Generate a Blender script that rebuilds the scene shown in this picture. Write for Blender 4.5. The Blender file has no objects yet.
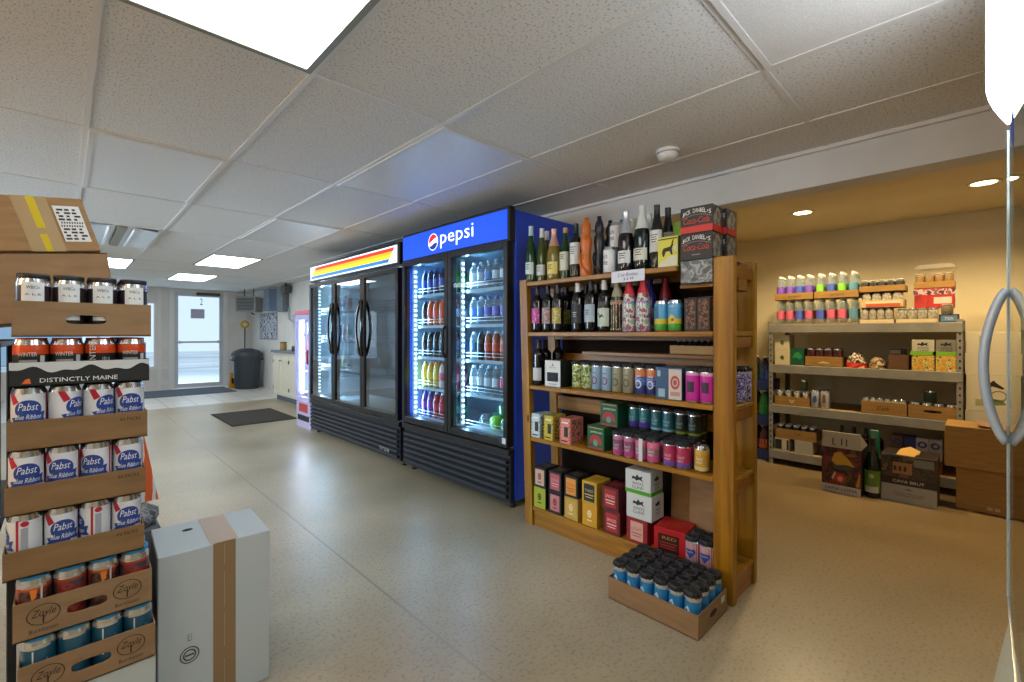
import bpy, math, random
from mathutils import Matrix, Vector
random.seed(7)
PI = math.pi
S = bpy.context.scene
COL = S.collection

# ------------------------------------------------------------------ camera, world, exposure
YAW = math.radians(44.2)
FPX, CAMZ = 459.0, 1.2
cam = bpy.data.cameras.new('camera'); cam.sensor_width = 36; cam.lens = FPX / 1024 * 36
cam.shift_y = -7 / 1024; cam.clip_start = 0.02
co = bpy.data.objects.new('camera', cam); COL.objects.link(co)
co.location = (0, 0, CAMZ); co.rotation_euler = (PI / 2, 0, -YAW)
S.camera = co
W = bpy.data.worlds.new('sky'); S.world = W; W.use_nodes = True
bg = W.node_tree.nodes['Background']; bg.inputs[0].default_value = (.80, .90, 1, 1); bg.inputs[1].default_value = 1.25
S.view_settings.view_transform = 'Standard'; S.view_settings.look = 'None'
S.view_settings.exposure = -0.14; S.view_settings.gamma = 1; S.view_settings.use_curve_mapping = False
PANEL = 7.5      # radiance of the lit ceiling panels

def area(name, loc, rot, sx, sy, power, col=(1, 1, 1), spread=PI):
    l = bpy.data.lights.new(name, 'AREA'); l.shape = 'RECTANGLE'; l.size = sx; l.size_y = sy
    l.energy = power; l.color = col; l.spread = spread
    o = bpy.data.objects.new(name, l); COL.objects.link(o); o.location = loc; o.rotation_euler = rot
    return o
# daylight through the entrance door / front window, and the added side window
area('daylight_front', (1.5, 12.6, 1.3), (PI / 2, 0, 0), 2.4, 1.7, 300, (.78, .89, 1))
area('daylight_side', (-2.62, 5.0, 1.45), (0, -PI / 2 + .45, 0), 1.1, 3.0, 150, (.72, .85, 1), 1.9)

def ux(px): return (px - 512) / FPX
SN, CS = math.sin(YAW), math.cos(YAW)
def yat(px, X):            # where a line of sight meets the plane X
    t = ux(px); return X * (CS - SN * t) / (SN + CS * t)
def xat(px, Y):
    t = ux(px); return Y * (SN + CS * t) / (CS - SN * t)

# ------------------------------------------------------------------ materials
def lin(h):
    h = h.lstrip('#'); c = [int(h[i:i + 2], 16) / 255 for i in (0, 2, 4)]
    return tuple(x / 12.92 if x <= .04045 else ((x + .055) / 1.055) ** 2.4 for x in c) + (1,)
MC = {}
def new_mat(key):
    m = bpy.data.materials.new(key[:60]); m.use_nodes = True
    nt = m.node_tree; p = nt.nodes['Principled BSDF']
    return m, nt, p
def M(h, r=.5, metal=0., name=None, spec=.5, coat=0.):
    k = f'{name or "m"}_{h}_{r}_{metal}_{spec}_{coat}'
    if k in MC: return MC[k]
    m, nt, p = new_mat(k)
    p.inputs['Base Color'].default_value = lin(h); p.inputs['Roughness'].default_value = r
    p.inputs['Metallic'].default_value = metal; p.inputs['Specular IOR Level'].default_value = spec
    p.inputs['Coat Weight'].default_value = coat
    # a faint grain so that no surface is perfectly even
    n = nt.nodes.new('ShaderNodeTexNoise'); n.inputs['Scale'].default_value = 35
    tc = nt.nodes.new('ShaderNodeTexCoord'); nt.links.new(tc.outputs['Object'], n.inputs['Vector'])
    mr = nt.nodes.new('ShaderNodeMapRange'); mr.inputs[3].default_value = max(0, r - .06); mr.inputs[4].default_value = min(1, r + .06)
    nt.links.new(n.outputs['Fac'], mr.inputs[0]); nt.links.new(mr.outputs[0], p.inputs['Roughness'])
    MC[k] = m; return m
def EM(h, s, name='glow'):
    k = f'{name}_{h}_{s}'
    if k in MC: return MC[k]
    m, nt, p = new_mat(k)
    p.inputs['Base Color'].default_value = lin(h); p.inputs['Emission Color'].default_value = lin(h)
    p.inputs['Emission Strength'].default_value = s
    MC[k] = m; return m
def ART(cols, scale=30, r=.4, kind='noise', dist=0., name='art', stretch=(1, 1, 1)):
    k = f'{name}_{"".join(cols)}_{scale}_{r}_{kind}_{stretch}'
    if k in MC: return MC[k]
    m, nt, p = new_mat(k)
    tc = nt.nodes.new('ShaderNodeTexCoord'); mp = nt.nodes.new('ShaderNodeMapping'); mp.inputs['Scale'].default_value = stretch
    nt.links.new(tc.outputs['Object'], mp.inputs[0])
    if kind == 'noise':
        n = nt.nodes.new('ShaderNodeTexNoise'); n.inputs['Scale'].default_value = scale; n.inputs['Detail'].default_value = 2; n.inputs['Distortion'].default_value = dist
        out = n.outputs['Fac']; lo, hi = .34, .66
    elif kind == 'wave':
        n = nt.nodes.new('ShaderNodeTexWave'); n.inputs['Scale'].default_value = scale; n.inputs['Distortion'].default_value = dist
        out = n.outputs['Fac']; lo, hi = 0, 1
    else:
        n = nt.nodes.new('ShaderNodeTexVoronoi'); n.inputs['Scale'].default_value = scale
        out = n.outputs['Distance']; lo, hi = .1, .7
    nt.links.new(mp.outputs[0], n.inputs['Vector'])
    cr = nt.nodes.new('ShaderNodeValToRGB'); cr.color_ramp.interpolation = 'CONSTANT'
    e = cr.color_ramp.elements
    while len(e) < len(cols): e.new(.5)
    for i, c in enumerate(cols):
        e[i].position = 0 if i == 0 else lo + (hi - lo) * i / len(cols)
        e[i].color = lin(c)
    nt.links.new(out, cr.inputs[0]); nt.links.new(cr.outputs[0], p.inputs['Base Color'])
    p.inputs['Roughness'].default_value = r
    MC[k] = m; return m
def TEX(name, h1, h2, scale, r, bump=.0, stretch=(1, 1, 1), detail=4, lo=.35, hi=.65, spec=.5):
    if name in MC: return MC[name]
    m, nt, p = new_mat(name)
    tc = nt.nodes.new('ShaderNodeTexCoord'); mp = nt.nodes.new('ShaderNodeMapping'); mp.inputs['Scale'].default_value = stretch
    n = nt.nodes.new('ShaderNodeTexNoise'); n.inputs['Scale'].default_value = scale; n.inputs['Detail'].default_value = detail
    cr = nt.nodes.new('ShaderNodeValToRGB'); e = cr.color_ramp.elements
    e[0].position = lo; e[0].color = lin(h1); e[1].position = hi; e[1].color = lin(h2)
    nt.links.new(tc.outputs['Object'], mp.inputs[0]); nt.links.new(mp.outputs[0], n.inputs['Vector'])
    nt.links.new(n.outputs['Fac'], cr.inputs[0]); nt.links.new(cr.outputs[0], p.inputs['Base Color'])
    p.inputs['Roughness'].default_value = r; p.inputs['Specular IOR Level'].default_value = spec
    if bump:
        b = nt.nodes.new('ShaderNodeBump'); b.inputs['Strength'].default_value = bump; b.inputs['Distance'].default_value = .004
        nt.links.new(n.outputs['Fac'], b.inputs['Height']); nt.links.new(b.outputs[0], p.inputs['Normal'])
    MC[name] = m; return m
def GLASS(name, tint='#ffffff', ior=1.5, rough=0., body=0., bodycol='#ffffff'):
    if name in MC: return MC[name]
    m = bpy.data.materials.new(name); m.use_nodes = True; nt = m.node_tree
    for n in list(nt.nodes):
        if n.type == 'BSDF_PRINCIPLED': nt.nodes.remove(n)
    out = [n for n in nt.nodes if n.type == 'OUTPUT_MATERIAL'][0]
    tr = nt.nodes.new('ShaderNodeBsdfTransparent'); tr.inputs[0].default_value = lin(tint)
    gl = nt.nodes.new('ShaderNodeBsdfGlossy'); gl.inputs['Roughness'].default_value = rough
    fr = nt.nodes.new('ShaderNodeFresnel'); fr.inputs[0].default_value = ior
    mx = nt.nodes.new('ShaderNodeMixShader')
    ge = nt.nodes.new('ShaderNodeNewGeometry'); mm = nt.nodes.new('ShaderNodeMath'); mm.operation = 'SUBTRACT'; mm.inputs[0].default_value = 1; mm.use_clamp = True
    nt.links.new(ge.outputs['Backfacing'], mm.inputs[1]); m3 = nt.nodes.new('ShaderNodeMath'); m3.operation = 'MULTIPLY'
    nt.links.new(mm.outputs[0], m3.inputs[0]); nt.links.new(fr.outputs[0], m3.inputs[1]); nt.links.new(m3.outputs[0], mx.inputs[0])
    base = tr.outputs[0]
    if body:
        df = nt.nodes.new('ShaderNodeBsdfDiffuse'); df.inputs[0].default_value = lin(bodycol)
        m2 = nt.nodes.new('ShaderNodeMixShader'); m2.inputs[0].default_value = body
        nt.links.new(base, m2.inputs[1]); nt.links.new(df.outputs[0], m2.inputs[2]); base = m2.outputs[0]
    nt.links.new(base, mx.inputs[1]); nt.links.new(gl.outputs[0], mx.inputs[2]); nt.links.new(mx.outputs[0], out.inputs[0])
    MC[name] = m; return m

def floor_mat():
    m, nt, p = new_mat('polished concrete'); L = nt.links.new; N = nt.nodes.new
    tc = N('ShaderNodeTexCoord')
    n1 = N('ShaderNodeTexNoise'); n1.inputs['Scale'].default_value = 1.1; n1.inputs['Detail'].default_value = 5
    n2 = N('ShaderNodeTexNoise'); n2.inputs['Scale'].default_value = 70; n2.inputs['Detail'].default_value = 3
    for n in (n1, n2): L(tc.outputs['Object'], n.inputs['Vector'])
    c1 = N('ShaderNodeValToRGB'); e = c1.color_ramp.elements
    e[0].position = .35; e[0].color = lin('#968b73'); e[1].position = .68; e[1].color = lin('#b3a88f'); L(n1.outputs['Fac'], c1.inputs[0])
    c2 = N('ShaderNodeValToRGB'); e = c2.color_ramp.elements
    e[0].position = .33; e[0].color = (.62, .60, .56, 1); e[1].position = .47; e[1].color = (1, 1, 1, 1); L(n2.outputs['Fac'], c2.inputs[0])
    mx = N('ShaderNodeMix'); mx.data_type = 'RGBA'; mx.blend_type = 'MULTIPLY'; mx.inputs[0].default_value = .75
    L(c1.outputs[0], mx.inputs[6]); L(c2.outputs[0], mx.inputs[7])
    # pale square tiles by the entrance
    br = N('ShaderNodeTexBrick'); br.offset = 0; br.inputs['Scale'].default_value = 1; br.inputs['Color1'].default_value = lin('#d9d6cf'); br.inputs['Color2'].default_value = lin('#d2cfc8')
    br.inputs['Mortar'].default_value = lin('#a8a49a'); br.inputs['Mortar Size'].default_value = .008; br.inputs['Brick Width'].default_value = .4; br.inputs['Row Height'].default_value = .4
    L(tc.outputs['Object'], br.inputs['Vector'])
    sp = N('ShaderNodeSeparateXYZ'); L(tc.outputs['Object'], sp.inputs[0])
    gt = N('ShaderNodeMath'); gt.operation = 'GREATER_THAN'; gt.inputs[1].default_value = 9.2; L(sp.outputs['Y'], gt.inputs[0])
    # a saw-cut control joint in the slab
    j = N('ShaderNodeMath'); j.operation = 'COMPARE'; j.inputs[1].default_value = 1.06; j.inputs[2].default_value = .005; L(sp.outputs['X'], j.inputs[0])
    mj = N('ShaderNodeMix'); mj.data_type = 'RGBA'; mj.inputs[7].default_value = lin('#8b806b'); L(j.outputs[0], mj.inputs[0]); L(mx.outputs[2], mj.inputs[6])
    m2 = N('ShaderNodeMix'); m2.data_type = 'RGBA'; L(gt.outputs[0], m2.inputs[0]); L(mj.outputs[2], m2.inputs[6]); L(br.outputs['Color'], m2.inputs[7])
    # alcove side tinted browner, its dim warm light put into the colour, ragged edge
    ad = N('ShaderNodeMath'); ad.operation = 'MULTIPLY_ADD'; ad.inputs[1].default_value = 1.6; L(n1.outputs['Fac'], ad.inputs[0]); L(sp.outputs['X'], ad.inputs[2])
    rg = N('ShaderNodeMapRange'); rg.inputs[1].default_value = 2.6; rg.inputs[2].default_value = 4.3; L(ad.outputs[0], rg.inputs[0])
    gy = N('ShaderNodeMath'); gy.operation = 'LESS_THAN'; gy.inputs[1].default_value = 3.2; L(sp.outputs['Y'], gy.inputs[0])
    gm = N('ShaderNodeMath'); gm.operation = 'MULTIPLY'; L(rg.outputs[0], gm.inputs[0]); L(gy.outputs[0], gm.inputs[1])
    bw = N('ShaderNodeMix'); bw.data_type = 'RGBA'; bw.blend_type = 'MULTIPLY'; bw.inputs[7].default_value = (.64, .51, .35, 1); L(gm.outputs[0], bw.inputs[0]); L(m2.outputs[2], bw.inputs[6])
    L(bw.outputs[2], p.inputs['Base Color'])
    mr = N('ShaderNodeMapRange'); mr.inputs[3].default_value = .22; mr.inputs[4].default_value = .5; L(n1.outputs['Fac'], mr.inputs[0]); L(mr.outputs[0], p.inputs['Roughness'])
    b = N('ShaderNodeBump'); b.inputs['Strength'].default_value = .12; b.inputs['Distance'].default_value = .002; L(n2.outputs['Fac'], b.inputs['Height']); L(b.outputs[0], p.inputs['Normal'])
    return m
def ceil_mat():
    m, nt, p = new_mat('fissured ceiling tile'); L = nt.links.new; N = nt.nodes.new
    tc = N('ShaderNodeTexCoord'); mp = N('ShaderNodeMapping'); mp.inputs['Scale'].default_value = (1, .6, 1); L(tc.outputs['Object'], mp.inputs[0])
    n = N('ShaderNodeTexNoise'); n.inputs['Scale'].default_value = 150; n.inputs['Detail'].default_value = 3; L(mp.outputs[0], n.inputs['Vector'])
    c = N('ShaderNodeValToRGB'); e = c.color_ramp.elements
    e[0].position = .33; e[0].color = lin('#adaca8'); e[1].position = .45; e[1].color = lin('#e4e3df'); L(n.outputs['Fac'], c.inputs[0]); L(c.outputs[0], p.inputs['Base Color'])
    p.inputs['Roughness'].default_value = .9
    b = N('ShaderNodeBump'); b.inputs['Strength'].default_value = .3; b.inputs['Distance'].default_value = .003; L(n.outputs['Fac'], b.inputs['Height']); L(b.outputs[0], p.inputs['Normal'])
    return m
def wood_mat(name, h1, h2, ax):
    m, nt, p = new_mat(name); L = nt.links.new; N = nt.nodes.new
    tc = N('ShaderNodeTexCoord'); mp = N('ShaderNodeMapping')
    sc = [30, 30, 30]; sc[ax] = 1.6; mp.inputs['Scale'].default_value = sc; L(tc.outputs['Object'], mp.inputs[0])
    n = N('ShaderNodeTexNoise'); n.inputs['Scale'].default_value = 1; n.inputs['Detail'].default_value = 3; n.inputs['Distortion'].default_value = .6; L(mp.outputs[0], n.inputs['Vector'])
    c = N('ShaderNodeValToRGB'); e = c.color_ramp.elements
    e[0].position = .3; e[0].color = lin(h1); e[1].position = .7; e[1].color = lin(h2); L(n.outputs['Fac'], c.inputs[0])
    # knots
    v = N('ShaderNodeTexVoronoi'); v.inputs['Scale'].default_value = 1; mk = N('ShaderNodeMapping'); s2 = [7, 7, 7]; s2[ax] = 2.6; mk.inputs['Scale'].default_value = s2
    L(tc.outputs['Object'], mk.inputs[0]); L(mk.outputs[0], v.inputs['Vector'])
    lt = N('ShaderNodeMath'); lt.operation = 'LESS_THAN'; lt.inputs[1].default_value = .07; L(v.outputs['Distance'], lt.inputs[0])
    mx = N('ShaderNodeMix'); mx.data_type = 'RGBA'; mx.inputs[7].default_value = lin('#4a2410'); L(lt.outputs[0], mx.inputs[0]); L(c.outputs[0], mx.inputs[6])
    L(mx.outputs[2], p.inputs['Base Color']); p.inputs['Roughness'].default_value = .38
    return m

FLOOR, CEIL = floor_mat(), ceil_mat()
WOODZ = wood_mat('pine post', '#7a4c06', '#a8760c', 2); WOODY = wood_mat('pine board', '#7a4c06', '#a8760c', 1); WOODX = wood_mat('pine rail', '#7a430c', '#9c6218', 0)
WHITEWALL = TEX('white wall paint', '#dcdbd6', '#e6e5e0', 3, .7)
CREAMWALL = TEX('cream wall paint', '#d8caa4', '#dfd2ad', 2.5, .75)
GREYWALL = TEX('pale grey paint', '#cfd0cd', '#d8d9d6', 3, .7)
CARD = TEX('corrugated cardboard', '#856a49', '#927555', 7, .8, stretch=(1, 1, 6))
CARD2 = TEX('darker cardboard', '#7c5f3a', '#886944', 7, .8, stretch=(1, 1, 6))
CARDO = TEX('orange brown cardboard', '#8c6832', '#9b753a', 7, .8, stretch=(1, 1, 6))
CARDIN = M('#6e5232', .85)
ALU = M('#d4d7da', .16, .9); SILVER = M('#c9ccce', .3, .75); STEEL = TEX('galvanised grey paint', '#7d7a70', '#8a877d', 9, .5)
BLACK = M('#121214', .35); BLACKM = M('#17181a', .6); BLACKG = M('#0b0b0d', .12, coat=.3); WHITE = M('#e8e8e6', .5); WHITEG = M('#eceff0', .3)
INK = M('#16140f', .7)
GLASSD = GLASS('cooler door glass', '#f2f8fb', 1.45)
GLASSW = GLASS('window glass', '#f4fbff', 1.45)
GLASSR = GLASS('reflective cooler glass', '#b4c0c6', 3.6)
CLEAR = GLASS('clear plastic bottle', '#e8eff2', 1.35, .05, .15, '#d4dadb')
SHRINK = GLASS('clear shrink wrap', '#f4f0e8', 1.4, .12, .10, '#ffffff')

# ------------------------------------------------------------------ mesh building
TXT = {}
def text2d(s, shear=0.):
    k = (s, shear)
    if k in TXT: return TXT[k]
    cu = bpy.data.curves.new('t', 'FONT'); cu.body = s; cu.align_x = 'CENTER'; cu.align_y = 'CENTER'; cu.resolution_u = 2; cu.shear = shear; cu.space_line = .85
    ob = bpy.data.objects.new('t', cu); COL.objects.link(ob)
    dg = bpy.context.evaluated_depsgraph_get(); me = bpy.data.meshes.new_from_object(ob.evaluated_get(dg))
    V = [(v.co.x, v.co.y) for v in me.vertices]; F = [tuple(f.vertices) for f in me.polygons]
    bpy.data.objects.remove(ob); bpy.data.curves.remove(cu); bpy.data.meshes.remove(me)
    if V:
        x0, x1 = min(v[0] for v in V), max(v[0] for v in V); y0, y1 = min(v[1] for v in V), max(v[1] for v in V)
        V = [((x - (x0 + x1) / 2) / max(x1 - x0, 1e-6), (y - (y0 + y1) / 2) / max(y1 - y0, 1e-6)) for x, y in V]
    TXT[k] = (V, F); return TXT[k]

class MB:
    def __init__(s): s.v, s.f, s.m, s.sm, s.mats, s.X = [], [], [], [], [], None
    def mi(s, mat):
        if mat not in s.mats: s.mats.append(mat)
        return s.mats.index(mat)
    def add(s, V, F, mat, smooth=False):
        b = len(s.v)
        if s.X is not None: V = [tuple(s.X @ Vector(v)) for v in V]
        s.v += [tuple(v) for v in V]
        for i, f in enumerate(F):
            s.f.append(tuple(b + k for k in f))
            s.m.append(s.mi(mat[i] if isinstance(mat, list) else mat)); s.sm.append(smooth)
        return s
    def box(s, x0, y0, z0, x1, y1, z1, mat, c=0., mats=None):
        """box with chamfered edges; mats: dict over 'F' -y, 'B' +y, 'L' -x, 'R' +x, 'T' +z, 'D' -z"""
        mats = mats or {}
        g = lambda k: mats.get(k, mat)
        if c <= 0:
            V = [(x, y, z) for z in (z0, z1) for y in (y0, y1) for x in (x0, x1)]
            F = [(0, 1, 5, 4), (3, 2, 6, 7), (2, 0, 4, 6), (1, 3, 7, 5), (4, 5, 7, 6), (2, 3, 1, 0)]
            return s.add(V, F, [g(k) for k in 'FBLRTD'])
        c = min(c, (x1 - x0) * .49, (y1 - y0) * .49, (z1 - z0) * .49)
        V, idx = [], {}
        for sx in (0, 1):
            for sy in (0, 1):
                for sz in (0, 1):
                    x, y, z = (x0, x1)[sx], (y0, y1)[sy], (z0, z1)[sz]
                    dx, dy, dz = (c, -c)[sx], (c, -c)[sy], (c, -c)[sz]
                    for ax, p in (('x', (x, y + dy, z + dz)), ('y', (x + dx, y, z + dz)), ('z', (x + dx, y + dy, z))):
                        idx[(sx, sy, sz, ax)] = len(V); V.append(p)
        F, mm = [], []
        def q(ks, k): F.append(tuple(idx[a] for a in ks)); mm.append(g(k))
        q([(0, 0, 0, 'y'), (1, 0, 0, 'y'), (1, 0, 1, 'y'), (0, 0, 1, 'y')], 'F'); q([(1, 1, 0, 'y'), (0, 1, 0, 'y'), (0, 1, 1, 'y'), (1, 1, 1, 'y')], 'B')
        q([(0, 1, 0, 'x'), (0, 0, 0, 'x'), (0, 0, 1, 'x'), (0, 1, 1, 'x')], 'L'); q([(1, 0, 0, 'x'), (1, 1, 0, 'x'), (1, 1, 1, 'x'), (1, 0, 1, 'x')], 'R')
        q([(0, 0, 1, 'z'), (1, 0, 1, 'z'), (1, 1, 1, 'z'), (0, 1, 1, 'z')], 'T'); q([(0, 1, 0, 'z'), (1, 1, 0, 'z'), (1, 0, 0, 'z'), (0, 0, 0, 'z')], 'D')
        for sy in (0, 1):
            for sz in (0, 1): q([(0, sy, sz, 'y'), (1, sy, sz, 'y'), (1, sy, sz, 'z'), (0, sy, sz, 'z')], 'FB'[sy])
        for sx in (0, 1):
            for sz in (0, 1): q([(sx, 0, sz, 'x'), (sx, 1, sz, 'x'), (sx, 1, sz, 'z'), (sx, 0, sz, 'z')], 'LR'[sx])
            for sy in (0, 1): q([(sx, sy, 0, 'x'), (sx, sy, 1, 'x'), (sx, sy, 1, 'y'), (sx, sy, 0, 'y')], 'LR'[sx])
            for sy in (0, 1):
                for sz in (0, 1): q([(sx, sy, sz, a) for a in 'xyz'], 'TD'[1 - sz])
        return s.add(V, F, mm)
    def lathe(s, prof, mat, seg=20, o=(0, 0, 0), smooth=True, matfn=None, sq=None):
        V, F, mm = [], [], []
        rows = []
        for (r, z) in prof:
            if r < 1e-6: rows.append([len(V)]); V.append((o[0], o[1], o[2] + z)); continue
            row = []
            for k in range(seg):
                a = 2 * PI * (k + .5) / seg - PI / 2
                row.append(len(V)); V.append((o[0] + r * math.cos(a), o[1] + r * math.sin(a), o[2] + z))
            rows.append(row)
        for i in range(len(rows) - 1):
            A, B = rows[i], rows[i + 1]
            zc = (prof[i][1] + prof[i + 1][1]) / 2; rc = (prof[i][0] + prof[i + 1][0]) / 2
            for k in range(seg):
                k2 = (k + 1) % seg
                if len(A) == 1 and len(B) == 1: continue
                if len(A) == 1: f = (A[0], B[k2], B[k])
                elif len(B) == 1: f = (A[k], A[k2], B[0])
                else: f = (A[k], A[k2], B[k2], B[k])
                F.append(f)
                ang = 360 * (k + 1) / seg; ang = ang - 360 if ang > 180 else ang       # 0 = front (-y)
                mm.append(matfn(i, zc, ang, rc) if matfn else (mat[i] if isinstance(mat, list) else mat))
        return s.add(V, F, mm, smooth)
    def tube(s, pts, r, mat, n=8, closed=False):
        pts = [Vector(p) for p in pts]; V, F = [], []
        N = len(pts)
        a = None
        for i, p in enumerate(pts):
            t = (pts[(i + 1) % N] - pts[i - 1]) if closed else (pts[min(i + 1, N - 1)] - pts[max(i - 1, 0)])
            t.normalize()
            if a is None:
                a = t.cross(Vector((0, 0, 1)))
                if a.length < .1: a = t.cross(Vector((0, 1, 0)))
            else: a = a - t * a.dot(t)
            a.normalize(); b = t.cross(a)
            for k in range(n):
                an = 2 * PI * k / n; V.append(p + a * math.cos(an) * r + b * math.sin(an) * r)
        for i in range(N if closed else N - 1):
            j = (i + 1) % N
            for k in range(n): F.append((i * n + k, i * n + (k + 1) % n, j * n + (k + 1) % n, j * n + k))
        if not closed: F += [tuple(range(n - 1, -1, -1)), tuple((N - 1) * n + k for k in range(n))]
        return s.add(V, F, mat, True)
    def poly(s, pts, depth, mat, fr, side=None):
        """polygon pts (2D) extruded by depth; fr maps (u,v,w) to 3D"""
        n = len(pts); V = [fr(u, v, 0) for u, v in pts] + [fr(u, v, depth) for u, v in pts]
        F = [tuple(range(n)), tuple(range(2 * n - 1, n - 1, -1))] + [(i, i + n, (i + 1) % n + n, (i + 1) % n) for i in range(n)]
        return s.add(V, F, [mat, mat] + [side or mat] * n)
    def flat(s, pts, mat, fr):
        us = [p[0] for p in pts]; u0, u1 = min(us), max(us); v = pts[0][1]
        a, b_, c = Vector(fr(u0, v)), Vector(fr(u1, v)), Vector(fr((u0 + u1) / 2, v))
        if (c - (a + b_) / 2).length > 1e-4:          # wraps round a can: cut into upright strips
            n = max(2, int((u1 - u0) / .005))
            for i in range(n):
                lo, hi = u0 + (u1 - u0) * i / n, u0 + (u1 - u0) * (i + 1) / n; P = list(pts)
                for lim, sg in ((lo, 1), (hi, -1)):
                    Q = []
                    for k in range(len(P)):
                        p, q = P[k - 1], P[k]; dp, dq = sg * (p[0] - lim), sg * (q[0] - lim)
                        if dp * dq < 0: t = dp / (dp - dq); Q.append((lim, p[1] + t * (q[1] - p[1])))
                        if dq >= 0: Q.append(q)
                    P = Q
                    if len(P) < 3: break
                if len(P) >= 3: s.add([fr(u, v) for u, v in P], [tuple(range(len(P)))], mat)
            return s
        return s.add([fr(u, v) for u, v in pts], [tuple(range(len(pts)))], mat)
    def text(s, t, cx, cy, w, h, mat, fr, shear=0.):
        V, F = text2d(t, shear)
        return s.add([fr(cx + x * w, cy + y * h) for x, y in V], F, mat)
    def rect(s, x0, y0, x1, y1, mat, fr, n=1):
        n = max(n, min(24, int(abs(x1 - x0) / .006))) if abs(x1 - x0) < .12 else n
        V, F = [], []
        for i in range(n + 1):
            x = x0 + (x1 - x0) * i / n; V += [fr(x, y0), fr(x, y1)]
        for i in range(n): F.append((2 * i, 2 * i + 2, 2 * i + 3, 2 * i + 1))
        return s.add(V, F, mat)
    def disc(s, cx, cy, rx, ry, mat, fr, n=20, hole=0.):
        if not hole:
            return s.flat([(cx + rx * math.cos(2 * PI * k / n), cy + ry * math.sin(2 * PI * k / n)) for k in range(n)], mat, fr)
        V = [fr(cx + q * rx * math.cos(2 * PI * k / n), cy + q * ry * math.sin(2 * PI * k / n)) for q in (1, hole) for k in range(n)]
        return s.add(V, [(k, (k + 1) % n, (k + 1) % n + n, k + n) for k in range(n)], mat)
    def slotwall(s, w, h, t, mat, slot, edge=None):
        """upright sheet in the local xz plane, centred on x, y from 0 to t, with a rounded hand hole slot=(cx,cz,hw,hh)"""
        cx, cz, hw, hh = slot
        sp_ = lambda a, q: math.copysign(abs(a) ** q, a)
        angs = sorted(set([math.atan2(hh * sp_(math.sin(t_), .5), hw * sp_(math.cos(t_), .5)) % (2 * PI) for t_ in (2 * PI * (k + .5) / 32 for k in range(32))] + [math.atan2(z - cz, x - cx) % (2 * PI) for x in (-w / 2, w / 2) for z in (0, h)]))
        inn, out = [], []
        for a in angs:
            c, d = math.cos(a), math.sin(a)
            k = ((abs(c) / hw) ** 4 + (abs(d) / hh) ** 4) ** (-1 / 4); inn.append((cx + k * c, cz + k * d))
            ks = []
            if c > 1e-9: ks.append((w / 2 - cx) / c)
            if c < -1e-9: ks.append((-w / 2 - cx) / c)
            if d > 1e-9: ks.append((h - cz) / d)
            if d < -1e-9: ks.append(-cz / d)
            k = min(ks); out.append((cx + k * c, cz + k * d))
        n = len(angs); V = [(x, y, z) for y in (0, t) for ring in (out, inn) for x, z in ring]; F = []
        for k in range(n):
            j = (k + 1) % n
            F += [(k, j, n + j, n + k), (2 * n + j, 2 * n + k, 3 * n + k, 3 * n + j), (j, k, 2 * n + k, 2 * n + j), (n + k, n + j, 3 * n + j, 3 * n + k)]
        return s.add(V, F, mat)
    def mesh(s, name):
        me = bpy.data.meshes.new(name); me.from_pydata(s.v, [], s.f)
        for m in s.mats: me.materials.append(m)
        me.polygons.foreach_set('material_index', s.m); me.polygons.foreach_set('use_smooth', s.sm)
        me.update(); return me

def FR(off=.0006, face='F', w=0, d=0, h=0, y=None):
    """frames for print on a box centred on x,y with its base at z=0"""
    if face == 'F': yy = -d / 2 - off if y is None else y; return lambda u, v, q=0: (u, yy - q, v)
    if face == 'R': return lambda u, v, q=0: (w / 2 + off + q, u, v)
    if face == 'L': return lambda u, v, q=0: (-w / 2 - off - q, -u, v)
    return lambda u, v, q=0: (u, v, h + off + q)
def CYL(R, off=.0005):
    R = R + off
    return lambda u, v, q=0: ((R + q) * math.sin(u / R), -(R + q) * math.cos(u / R), v)

# ------------------------------------------------------------------ objects
def link(name, data, parent=None):
    o = bpy.data.objects.new(name, data); COL.objects.link(o)
    if parent: o.parent = parent
    return o
def meta(o, label=None, cat=None, group=None, kind=None):
    for k, v in (('label', label), ('category', cat), ('group', group), ('kind', kind)):
        if v: o[k] = v
    return o
def thing(name, label, cat, mb=None, loc=(0, 0, 0), rz=0, group=None, rot=None):
    o = link(name, mb.mesh(name) if mb else None); o.location = loc; o.rotation_euler = rot or (0, 0, rz)
    return meta(o, label, cat, group)
def part(name, mb, parent, label=None):
    o = link(name, mb.mesh(name), parent)
    if label: o['label'] = label
    return o
def struct(name, mb, parent=None):
    o = link(name, mb.mesh(name), parent)
    if not parent: o['kind'] = 'structure'
    return o
PROTO = {}
def spawn(key, builder, label, cat, loc, rz=0, group=None, rot=None):
    """builder() -> (name, root MB or None, [(part name, MB, [(sub name, MB)])]); meshes are shared between copies"""
    if key not in PROTO:
        nm, root, parts = builder()
        PROTO[key] = (nm, root.mesh(nm) if root else None, [(p[0], p[1].mesh(p[0]), [(q[0], q[1].mesh(q[0])) for q in (p[2] if len(p) > 2 else [])]) for p in parts])
    nm, me, parts = PROTO[key]
    o = link(nm, me); o.location = loc; o.rotation_euler = rot or (0, 0, rz); meta(o, label, cat, group)
    for pn, pm, subs in parts:
        c = link(pn, pm, o)
        for sn, sm in subs: link(sn, sm, c)
    return o
ORD = 'first second third fourth fifth sixth seventh eighth ninth tenth eleventh twelfth'.split()

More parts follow.
